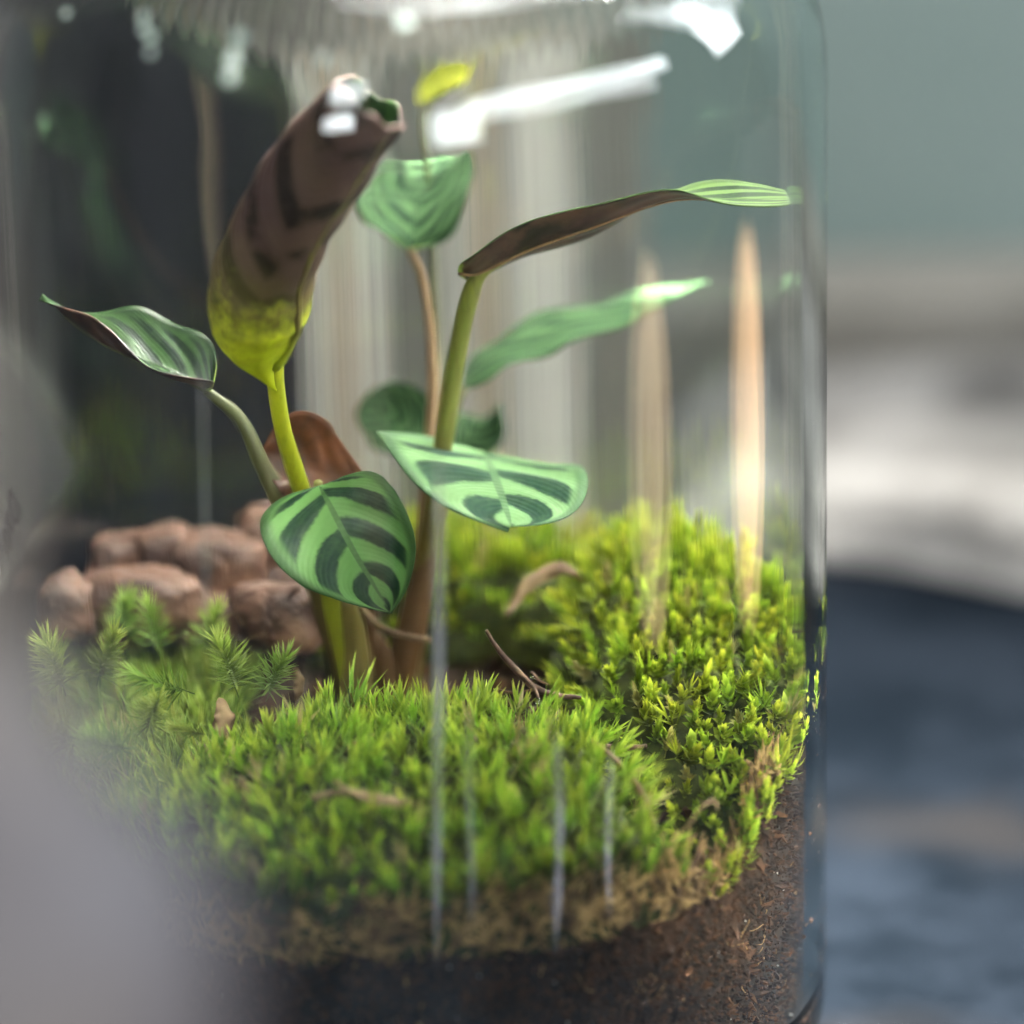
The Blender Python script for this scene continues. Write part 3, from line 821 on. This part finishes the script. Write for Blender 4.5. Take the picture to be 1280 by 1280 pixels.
stone(172, 745, 34, 15, 8, 8, -0.05, 2, 'long flat brown stone lying in front of the stack')
stone(140, 695, 50, 9, 8, 7, 0.4, 3, 'rounded dark brown stone on top of the pile, above the long one')
stone(205, 690, 48, 8, 7, 8, 0.1, 4, 'middle brown stone on the pile between two rounded ones')
stone(268, 700, 46, 11, 8, 9, -0.2, 5, 'large rounded brown stone behind the thin vertical streak')
stone(345, 672, 52, 9, 8, 9, 0.3, 6, 'highest blurred brown stone behind the left leaf stalk')
stone(355, 765, 24, 11, 7, 9, -0.5, 7, 'glossy orange-brown stone beside the plant stems')
stone(250, 765, 40, 14, 8, 7, 0.2, 8, 'brown stone wedged low under the pile behind the moss shoots')
stone(130, 770, 44, 14, 8, 8, 0.2, 9, 'dark brown stone low behind the long flat one')
stone(330, 735, 52, 11, 8, 10, 0.0, 10, 'shaded brown stone between the highest and the glossy one')

# ------------------------------------------------------------------ the striped plant
PB = P(470, 858, 30); PB[2] = 66
plant = empty('prayer_plant', PB)
tag(plant, 'striped-leaf plant with rolled brown leaf and several stalks growing in the moss', 'plant')
V3 = np.array
def add_tube(name, pts, radii, mat, parent, ploc, seg=12, n=28):
    v, f, uv = tube(pts, radii, seg, n); return obj(name, make_mesh(name, rel(ploc, v), f, uv, [mat]), parent)
def add_leaf(label, mid, wdir, halfw, mats, rib_mat=None, rib_r=0.5, flip=False, **kw):
    if flip: mats = mats[::-1]
    th = kw.get('thick', 0.35)
    g, nrm, c = blade(mid, wdir, halfw, **kw)
    v, f, uv, mi, nn = sheet(g, th)
    o = obj('leaf', make_mesh('leaf', rel(PB, v), f, uv, list(mats), mi), plant)
    if label: o['label'] = label
    if rib_mat is not None:
        n = len(c); pts = [c[i] - (-1 if flip else 1) * nn[i, g.shape[1] // 2] * (th / 2 + rib_r * 0.25) for i in range(0, int(n * 0.93), 3)]
        obj('midrib', make_mesh('midrib', *(lambda t: (rel(PB, t[0]), t[1], t[2]))(tube(pts, [rib_r, rib_r * 0.8, rib_r * 0.3], 8, 24)), [rib_mat]), o)
    return o
def pts(*a): return [P(*q) for q in a]
TOCAM = -FWD

# 1 front striped leaf, hanging face-on
add_leaf('green leaf with dark feathered bands hanging face-on', pts((400, 604, -4), (416, 634, -9), (442, 684, -13), (466, 725, -13), (487, 762, -10)),
         [RIGHT * 0.87 + UP * 0.49 - FWD * 0.02] * 5, 14.6, (M['leafA'], M['under']), M['stem_green'], 0.45,
         flip=True, fold=-0.10, wave=0.9, base=0.40, peak=0.38, tip=1.0, skew=-0.05, curl=0.22, wn=1.6, shear=0.24, pucker=0.45)
# 2 right striped leaf, seen from above its tip
add_leaf('pale striped leaf lying level with its tip toward the viewer', pts((606, 563, 26), (612, 576, 14), (620, 596, 0), (629, 624, -14), (638, 655, -25)),
         [RIGHT * 1 - UP * 0.20 + FWD * 0.05] * 5, 23.0, (M['leafB'], M['under']), M['stem_green'], 0.5,
         flip=True, fold=-0.12, wave=1.4, base=0.36, peak=0.48, tip=0.48, skew=-0.16, wn=1.3, curl=0.04, pucker=0.5)
# 3 left leaf
add_leaf('dark green leaf with pale veins reaching the left glass', pts((262, 486, -2), (225, 466, -4), (170, 444, -4), (110, 416, -4), (42, 366, -2)),
         [UP * 0.45 + FWD * 1, UP * 0.75 + FWD * 0.9 + RIGHT * .2, UP * 0.55 + FWD, UP * 0.45 + FWD, UP * 0.4 + FWD], 9.5, (M['leafC'], M['under']), M['stem_dull'], 0.5,
         fold=0.75, wave=1.9, base=0.5, peak=0.32, tip=0.85, wn=1.7, pucker=0.3)
# 4 brown leaf
add_leaf('rust-brown dead leaf behind the lime stalk', pts((470, 604, 4), (440, 600, 5), (400, 588, 5), (362, 572, 4), (326, 568, 3)),
         [UP * 1 + RIGHT * 0.1 + FWD * 0.25] * 5, 9.5, (M['brown_leaf'], M['brown_leaf']), M['stem_brown'], 0.4,
         fold=0.45, wave=1.1, base=1.3, peak=0.72, tip=0.8, wn=1.5, skew=0.05, pucker=0.4)
# 5 upper back leaf
add_leaf('blurred upright green leaf behind the rolled leaf', pts((513, 312, 40), (518, 285, 42), (526, 250, 50), (538, 226, 62), (556, 206, 74)),
         [RIGHT * 1 + UP * 0.34 + FWD * 0.1] * 5, 14.5, (M['leafD'], M['under']), M['young'], 0.5, fold=0.3, wave=0.9, base=0.7, peak=0.5, tip=0.9, pucker=0.4)
# 6 long edge-on leaf, twisting
add_leaf('long leaf seen edge-on, brown below, twisting to show its green face', pts((574, 338, -2), (600, 338, -3), (660, 310, -4), (745, 280, -6), (838, 247, -8), (915, 247, -10), (1003, 247, -12)),
         [FWD * 1 - UP * 0.4, FWD * 1 - UP * 0.42, FWD * 1 - UP * 0.38, FWD - UP * 0.32, FWD * 1 - UP * 0.02, FWD * 1 + UP * 0.55, FWD * 1 + UP * 0.6], 8.6, (M['leafE'], M['under']), M['stem_brown'], 0.4,
         flip=True, fold=-0.22, wave=0.6, base=0.45, peak=0.5, tip=0.35, wn=2.2, n=56)
# 7 back leaf
add_leaf('blurred green leaf arching toward the back right glass', pts((578, 482, 44), (620, 438, 48), (690, 402, 52), (780, 378, 54), (905, 346, 52)),
         [FWD * 1 + UP * 0.55 ] * 5, 9.5, (M['leafD'], M['under']), M['stem_brown'], 0.5, flip=True, fold=0.2, wave=0.8, base=0.5, peak=0.45, tip=0.8)
# 8, 9 two small blurred leaves far back
add_leaf('small blurred leaf low at the back, left of the stalks', pts((535, 545, 56), (515, 532, 58), (480, 516, 62), (445, 512, 64)),
         [UP * 1 - RIGHT * 0.2 + FWD * 0.5] * 4, 8.5, (M['leafD'], M['under']), None, fold=0.2, base=0.5, peak=0.5, tip=0.6)
add_leaf('small blurred leaf low at the back, right of the stalks', pts((560, 560, 60), (582, 545, 62), (608, 525, 64), (628, 500, 66)),
         [UP * 0.7 + RIGHT * 0.5 + FWD * 0.4] * 4, 6.5, (M['leafD'], M['under']), None, flip=True, fold=0.2, base=0.5, peak=0.5, tip=0.6)
# 10 young yellow-green leaf near the top
add_leaf('young yellow-green leaf near the jar shoulder', pts((538, 118, 60), (552, 102, 62), (572, 82, 64), (594, 60, 66)),
         [RIGHT * 0.8 + UP * 0.6 + FWD * .2] * 4, 5.6, (M['young'], M['young']), None, fold=0.25, base=0.5, peak=0.5, tip=0.6)
# 11 rolled leaf
def rolled_leaf():
    axis = spline(pts((340, 452, -24), (322, 400, -28), (326, 340, -33), (358, 268, -40), (408, 195, -47), (468, 116, -54)), 48)
    n, m = 48, 41
    t = nrmz(np.gradient(axis, axis=0)); e1 = nrmz(np.cross(t, TOCAM)); e2 = nrmz(np.cross(e1, t))   # e1 across the picture, e2 toward the viewer
    s = np.linspace(0, 1, n)
    rad = np.interp(s, [0, 0.03, 0.10, 0.2, 0.32, 0.55, 0.8, 1.0], [0.9, 3.2, 7.6, 10.2, 10.9, 10.6, 9.9, 8.9])
    spread = np.interp(s, [0, 0.08, 0.2, 0.4, 1], [95, 120, 150, 175, 190])
    g = np.zeros((n, m, 3))
    for j in range(m):
        x = -1 + 2 * j / (m - 1)
        th = np.radians(90 - 14 + x * spread)
        r = rad * (1 - 0.16 * (x > 0) * abs(x)) * (1 + 0.03 * np.sin(9 * s + 2 * x) + 0.018 * np.sin(46 * s - 9 * abs(x)))
        sag = (4.0 * x * x + 4.5 * mnoise.noise((x * 3.1, 2.0, 0.0)) + 2.0 * mnoise.noise((x * 9.0, 5.0, 0.0))) * (s > 0.9) * (s - 0.9) / 0.1
        g[:, j] = axis + e1 * (r * np.cos(th))[:, None] + e2 * (r * np.sin(th))[:, None] - t * (sag[:, None] + (4.5 * np.clip(1 - s * 6, 0, 1))[:, None] * abs(x) * (0.4 if x < 0 else 1.3))
    v, f, uv, mi, nn = sheet(g, 0.4)
    # the outside of the roll is the leaf's underside
    probe = nn[n // 2, m // 2] @ e2[n // 2]
    mats = [M['under_roll'], M['leafC']] if probe > 0 else [M['leafC'], M['under_roll']]
    o = obj('leaf', make_mesh('leaf', rel(PB, v), f, uv, mats, mi), plant)
    o['label'] = 'rolled brown-olive leaf with lime-green base'
    sgn = 1 if probe > 0 else -1
    line = [g[i, m // 2 - 5] + sgn * nn[i, m // 2 - 5] * 0.1 for i in range(0, n - 2, 3)]
    tv, tf, tu = tube(line, [1.3, 0.8, 0.45, 0.25], 8, 30)
    obj('midrib', make_mesh('midrib', rel(PB, tv), tf, tu, [M['roll_rib']]), o)
rolled_leaf()

# stalks
def stalk(label, points, radii, mat, **kw):
    o = add_tube('stalk', points, radii, mat, plant, PB, **kw)
    if label: o['label'] = label
base_at = lambda px, d: P(px, 860, d)
stalk('lime-green stalk of the rolled leaf', pts((344, 436, -25), (346, 480, -20), (356, 540, -11), (380, 620, 1), (412, 740, 14), (438, 868, 28)), [1.9, 1.75, 1.7, 2.0, 2.4, 2.8], M['stem_lime'], n=36)
stalk('dull green stalk of the left leaf', pts((258, 484, -3), (300, 520, -2), (330, 580, 0), (365, 645, 4), (405, 750, 16), (432, 870, 28)), [1.1, 1.4, 1.9, 2.7, 2.6, 2.6], M['stem_dull'], n=36)
stalk(None, pts((398, 600, -3), (400, 640, 4), (425, 740, 18), (447, 868, 30)), [1.0, 1.4, 2.0, 2.6], M['stem_green'])
stalk(None, pts((605, 564, 27), (568, 592, 28), (535, 680, 28), (515, 780, 30), (495, 872, 34)), [1.1, 1.6, 1.9, 2.2, 2.4], M['stem_green'])
stalk('thick olive stalk of the long leaf', pts((640, 320, -3), (606, 337, -2), (589, 366, 1), (572, 440, 8), (553, 560, 16), (535, 680, 24), (512, 800, 32), (500, 875, 36)), [0.4, 1.3, 2.1, 2.0, 2.1, 2.5, 3.0, 3.0], M['stem_green'], n=40)
stalk('thin brown stalk of the upper back leaf', pts((512, 310, 40), (530, 350, 40), (541, 430, 40), (541, 520, 38), (525, 700, 36), (505, 870, 36)), [0.9, 1.0, 1.2, 1.5, 1.9, 2.2], M['stem_brown'], n=36)
stalk(None, pts((580, 480, 44), (562, 530, 42), (545, 620, 40), (520, 780, 38), (510, 872, 38)), [1.2, 1.4, 1.6, 2.0, 2.2], M['stem_dull'])
stalk(None, pts((468, 604, 4), (466, 660, 9), (462, 760, 22), (458, 870, 32)), [0.8, 1.2, 1.8, 2.4], M['stem_brown'])
stalk(None, pts((537, 545, 56), (535, 600, 52), (520, 760, 42), (512, 874, 40)), [0.8, 1.2, 1.6, 1.8], M['stem_dull'])
stalk(None, pts((558, 562, 60), (548, 620, 54), (526, 770, 44), (516, 876, 42)), [0.8, 1.2, 1.6, 1.8], M['stem_dull'])
stalk(None, pts((539, 117, 60), (536, 180, 58), (544, 320, 54), (548, 480, 50), (530, 700, 44), (514, 874, 42)), [0.6, 0.7, 0.8, 1.0, 1.4, 1.8], M['stem_dull'], n=40)
# papery brown sheaths round the stalk bases
for q, (a, w, mt) in enumerate([(((548, 640, 22), (530, 720, 26), (510, 800, 30), (494, 872, 34)), 3.6, 'stem_brown'), (((436, 745, 14), (440, 800, 22), (446, 872, 28)), 4.2, 'stem_green'), (((470, 790, 26), (480, 830, 30), (486, 872, 33)), 3.4, 'stem_brown')]):
    o = add_tube('sheath', pts(*a), [w * 0.35, w * 0.8, w, w], M[mt], plant, PB, 12, 20)

# ------------------------------------------------------------------ twigs, straws, dead leaves
def thread(name, label, cat, points, radii, mat, group=None, extra=(), n=30):
    p0 = min(points, key=lambda q: q[2]); root = empty(name, p0) if extra else None
    v, f, uv = tube(points, radii, 7, n)
    v = v + np.array([0.25 * np.array([mnoise.noise(Vector(q * 0.9)), mnoise.noise(Vector(q * 0.9 + 7)), mnoise.noise(Vector(q * 0.9 + 13))]) for q in v])
    if extra:
        obj('main_stem', make_mesh('main_stem', rel(p0, v), f, uv, [mat]), root)
        for ep, er in extra:
            v, f, uv = tube(ep, er, 6, 12); obj('side_twig', make_mesh('side_twig', rel(p0, v), f, uv, [mat]), root)
        return tag(root, label, cat, group)
    return tag(obj(name, make_mesh(name, rel(p0, v), f, uv, [mat]), None, p0), label, cat, group)
thread('twig', 'thin bare forked twig with droplets rising between the moss cushions', 'twig', pts((607, 784, -10), (622, 808, -9), (648, 838, -8), (672, 858, -8), (700, 866, -7), (726, 868, -7)), [0.38, 0.55, 0.7, 0.75, 0.6, 0.45], M['twig'],
       extra=[(pts((648, 838, -8), (664, 852, -10), (672, 872, -12), (668, 890, -12)), [0.4, 0.35, 0.3]), (pts((664, 836, -7), (672, 846, -8), (684, 852, -9)), [0.25, 0.3, 0.2]), (pts((622, 858, -6), (640, 862, -7), (668, 858, -8)), [0.25, 0.35, 0.35])])
thread('twig', 'short red-brown twig between the front and the bud-moss cushion', 'twig', pts((745, 928, -18), (775, 930, -18), (806, 929, -18)), [0.5, 0.65, 0.55], M['twig'])
thread('twig', 'curved pinkish twig at the stalk bases under the hanging leaf', 'twig', pts((452, 756, 8), (478, 782, 10), (510, 792, 12), (540, 796, 14)), [0.7, 0.8, 0.7], M['litter'])
thread('dry_straw', 'bent tan straw arching from front cushion to bud-moss cushion', 'straw', pts((735, 920, -34), (765, 945, -36), (795, 985, -38), (815, 1035, -40)), [0.25, 0.7, 0.8, 0.4], M['litter'])
thread('dry_straw', 'upper tan straw of the pair lying across the front cushion', 'straw', pts((392, 992, -52), (440, 986, -52), (520, 1000, -52)), [0.5, 0.8, 0.4], M['straw'])
thread('dry_straw', 'lower tan straw of the pair lying across the front cushion', 'straw', pts((420, 972, -52), (460, 996, -53), (505, 1002, -53)), [0.4, 0.7, 0.4], M['straw'])
thread('dry_straw', 'pale straw stub lying on the crest of the front cushion', 'straw', pts((436, 930, -30), (452, 922, -30), (470, 914, -29)), [0.4, 0.45, 0.3], M['straw'])
thread('dry_straw', 'pale curled straw low in the bud-moss cushion', 'straw', pts((850, 1030, -44), (866, 1006, -44), (884, 998, -43), (892, 1010, -43)), [0.2, 0.45, 0.5, 0.3], M['straw'])
def litter(label, mid, wdir, hw, seed, mat='litter'):
    g, nrm, c = blade(mid, wdir, hw, fold=0.5, wave=0.8, n=18, m=7, thick=0.2, base=0.6, peak=0.5, tip=0.7, seed=seed)
    v, f, uv, mi, nn = sheet(g, 0.2); p0 = v[v[:, 2].argmin()]
    tag(obj('dead_leaf', make_mesh('dead_leaf', rel(p0, v), f, uv, [M[mat], M[mat]], mi), None, p0), label, 'dead leaf')
litter('dry curled tan leaf hanging at the left end of the front cushion', pts((276, 868, -18), (284, 885, -20), (282, 905, -21), (270, 935, -22)), [RIGHT + FWD * 0.3] * 4, 2.2, 1)
litter('arched brown dead leaf in front of the back moss', pts((632, 768, 22), (660, 728, 26), (700, 706, 28), (745, 722, 28)), [UP + FWD * 0.4] * 4, 1.7, 2)
litter('brown leaf scrap hidden in the dark hollow below the twig', pts((660, 880, -4), (690, 884, -4), (716, 905, -5)), [UP * .6 + FWD] * 3, 3.0, 3, 'twig')
litter('small brown leaf scrap on the slope of the front cushion', pts((304, 965, -40), (312, 985, -41), (318, 1008, -42)), [RIGHT + FWD * 0.3] * 3, 1.2, 4, 'litter')
litter('tan leaf scrap in the dark soil by the left shoots', pts((370, 830, 0), (376, 850, 0), (372, 872, 0)), [RIGHT + FWD * 0.3] * 3, 1.2, 5, 'litter')

# ------------------------------------------------------------------ droplets and pale reflection streaks
def droplet(label, loc, normal, r, mat='glint'):
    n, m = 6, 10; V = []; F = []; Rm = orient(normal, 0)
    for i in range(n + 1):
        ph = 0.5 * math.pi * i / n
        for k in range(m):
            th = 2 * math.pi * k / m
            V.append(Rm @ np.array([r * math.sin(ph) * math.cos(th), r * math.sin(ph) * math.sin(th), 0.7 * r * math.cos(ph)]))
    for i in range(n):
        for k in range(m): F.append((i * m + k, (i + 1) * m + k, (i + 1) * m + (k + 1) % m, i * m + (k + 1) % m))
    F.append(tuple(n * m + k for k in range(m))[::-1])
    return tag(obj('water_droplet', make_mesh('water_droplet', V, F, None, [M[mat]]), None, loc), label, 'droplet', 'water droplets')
def glass_hit(px, py, R):
    """front point of the jar wall (radius R mm) seen at a pixel"""
    o = CAMPOS; q = P(px, py, 0) - o; q = q / np.linalg.norm(q)
    a = q[0] ** 2 + q[1] ** 2; b_ = o[0] * q[0] + o[1] * q[1]; c = o[0] ** 2 + o[1] ** 2 - R * R
    return o + q * ((-b_ - math.sqrt(max(0, b_ * b_ - a * c))) / a)
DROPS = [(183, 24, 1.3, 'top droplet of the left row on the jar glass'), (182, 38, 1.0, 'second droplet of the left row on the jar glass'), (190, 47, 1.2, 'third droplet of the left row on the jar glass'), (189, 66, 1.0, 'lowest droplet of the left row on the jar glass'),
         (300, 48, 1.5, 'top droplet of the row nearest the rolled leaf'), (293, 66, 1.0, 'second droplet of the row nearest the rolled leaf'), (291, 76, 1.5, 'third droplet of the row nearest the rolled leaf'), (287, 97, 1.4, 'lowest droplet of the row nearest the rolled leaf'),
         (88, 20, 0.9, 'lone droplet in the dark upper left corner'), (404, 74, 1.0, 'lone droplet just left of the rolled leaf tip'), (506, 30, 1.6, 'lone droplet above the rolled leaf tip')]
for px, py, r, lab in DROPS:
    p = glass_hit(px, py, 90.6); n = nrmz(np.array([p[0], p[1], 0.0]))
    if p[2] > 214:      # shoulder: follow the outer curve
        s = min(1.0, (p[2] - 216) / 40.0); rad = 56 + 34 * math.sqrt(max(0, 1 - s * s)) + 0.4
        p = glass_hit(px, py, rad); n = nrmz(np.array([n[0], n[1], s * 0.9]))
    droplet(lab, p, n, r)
for (px, py, d, r, lab) in [(664, 842, -9.5, 0.55, 'tiny droplet at the fork of the twig'), (670, 873, -13, 0.8, 'bright droplet hanging from the forked twig')]:
    droplet(lab, P(px, py, d), TOCAM, r, 'water')

def streak(px, py0, py1, width, height, label):  # raised ridge shaped to stand in for a pale reflection down the glass
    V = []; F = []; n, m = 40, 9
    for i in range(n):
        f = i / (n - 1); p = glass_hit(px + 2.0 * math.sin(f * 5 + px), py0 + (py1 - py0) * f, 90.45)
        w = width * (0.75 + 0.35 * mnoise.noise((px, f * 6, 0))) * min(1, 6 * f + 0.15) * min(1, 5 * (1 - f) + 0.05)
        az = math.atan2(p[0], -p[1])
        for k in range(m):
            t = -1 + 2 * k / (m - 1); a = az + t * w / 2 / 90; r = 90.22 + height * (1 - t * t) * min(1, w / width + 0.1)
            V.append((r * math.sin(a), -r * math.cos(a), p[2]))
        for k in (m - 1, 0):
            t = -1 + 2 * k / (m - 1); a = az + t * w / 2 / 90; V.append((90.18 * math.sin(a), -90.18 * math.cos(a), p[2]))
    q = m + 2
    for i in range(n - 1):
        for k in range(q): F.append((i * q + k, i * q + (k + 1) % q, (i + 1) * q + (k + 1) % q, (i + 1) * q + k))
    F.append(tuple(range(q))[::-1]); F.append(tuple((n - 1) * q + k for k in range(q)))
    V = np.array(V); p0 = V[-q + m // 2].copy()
    tag(obj('pale_streak', make_mesh('pale_streak', V - p0, F, None, [M['pale_reflection']]), None, p0), label, 'water streak', 'pale streaks running down the jar')
streak(547, 560, 1215, 2.4, 0.75, 'longest pale reflection streak, running down past the stalks and front moss')
streak(697, 915, 1195, 2.2, 0.75, 'pale reflection streak tapering over the front cushion into the soil')
streak(762, 935, 1150, 1.1, 0.4, 'short faint reflection streak over the end of the front cushion')
streak(588, 890, 1160, 1.2, 0.45, 'faint reflection streak just beside the longest one')
streak(255, 430, 790, 0.8, 0.3, 'faint vertical streak in front of the brown stones')

# ------------------------------------------------------------------ sticker on the left of the jar
def sticker_material(name, col, alpha):
    m, nt, out = new_mat(name); g = N(nt)
    p = g.princ(col, 0.5, None, 0.3); t = g.node('ShaderNodeBsdfTransparent')
    mx = g.node('ShaderNodeMixShader'); mx.inputs[0].default_value = alpha
    g.link(t.outputs[0], mx.inputs[1]); g.link(p.outputs[0], mx.inputs[2]); g.link(mx.outputs[0], out.inputs[0]); return m
def sticker():
    corner = [(-40, 360), (28, 448), (101, 578), (20, 705), (-40, 775)]
    inner = [(-40, 395), (24, 470), (94, 584), (20, 698), (-40, 768)]
    def fan(poly, R, steps=10):
        c = np.mean(poly, axis=0); V = []; F = []; dense = []
        for i in range(len(poly)):
            a, b_ = np.array(poly[i], float), np.array(poly[(i + 1) % len(poly)], float)
            for s in range(8): dense.append(a + (b_ - a) * s / 8)
        k = len(dense)
        for s in range(steps + 1):
            for q in dense:
                px = c + (q - c) * max(s / steps, 0.001); V.append(glass_hit(px[0], px[1], R))
        for s in range(steps):
            for i in range(k): F.append((s * k + i, (s + 1) * k + i, (s + 1) * k + (i + 1) % k, s * k + (i + 1) % k))
        return np.array(V), F
    root_p = glass_hit(30, 700, 90.4); root = empty('jar_sticker', root_p)
    tag(root, 'faint see-through pointed sticker with grey lettering on the jar', 'sticker')
    v, f = fan(corner, 90.35); obj('backing', make_mesh('backing', v - root_p, f, None, [sticker_material('sticker_film', (0.10, 0.10, 0.095), 0.30)]), root)
    v, f = fan(inner, 90.55); obj('paper', make_mesh('paper', v - root_p, f, None, [sticker_material('sticker_paper', (0.27, 0.265, 0.255), 0.50)]), root)
    cu = bpy.data.curves.new('lettering', 'FONT'); cu.body = 'Daoc'; cu.size = 0.0085; cu.shear = 0.25; cu.extrude = 0.00003
    cu.materials.append(sticker_material('sticker_ink', (0.05, 0.05, 0.05), 0.75))
    tmp = bpy.data.objects.new('lettering_curve', cu); COL.objects.link(tmp); bpy.context.view_layer.update()
    lm = bpy.data.meshes.new_from_object(tmp.evaluated_get(bpy.context.evaluated_depsgraph_get())); bpy.data.objects.remove(tmp)
    t = obj('lettering', lm, root)
    c = glass_hit(14, 606, 90.9); az = math.atan2(c[0], -c[1])
    X = np.array([math.cos(az), math.sin(az), 0.0]); Zn = np.array([math.sin(az), -math.cos(az), 0.0]); Yv = np.array([0, 0, 1.0])
    ang = math.radians(-112)
    x2 = X * math.cos(ang) + Yv * math.sin(ang); y2 = -X * math.sin(ang) + Yv * math.cos(ang)
    mm = Matrix([[x2[i], y2[i], Zn[i]] for i in range(3)]).to_4x4(); mm.translation = Vector((c - root_p) * MM); t.matrix_local = mm
sticker()

# ------------------------------------------------------------------ blurred bottle in the near left foreground
def bottle():
    base = P(-165, 640, -480); base[2] = 0
    zs = lambda py: P(0, py, -480)[2]
    s = PX * (D - 480) / D
    prof = [(0.01, 0), (30, 0), (36, 3), (38, 10), (38.5, 120), (38.5, 200), (37.5, zs(1240)), (35, zs(1160)), (30, zs(1080)), (25, zs(1000)), (20, zs(920)), (16, zs(840)), (13.5, zs(740)), (12.5, zs(500)), (12.3, zs(200)), (12.3, zs(-60)), (17, zs(-80)), (17, zs(-120)), (12, zs(-122)), (12, zs(100)), (0.01, zs(105))]
    rr = spline([(r, z, 0) for r, z in prof], 120)
    V, F = lathe([(max(r, 0.01), max(z, 0.3)) for r, z, _ in rr], 64)
    o = obj('bottle', make_mesh('bottle', V, F, None, [M['ceramic']]), None, base)
    tag(o, 'pale grey rounded bottle, badly out of focus, in the left foreground', 'bottle')
bottle()
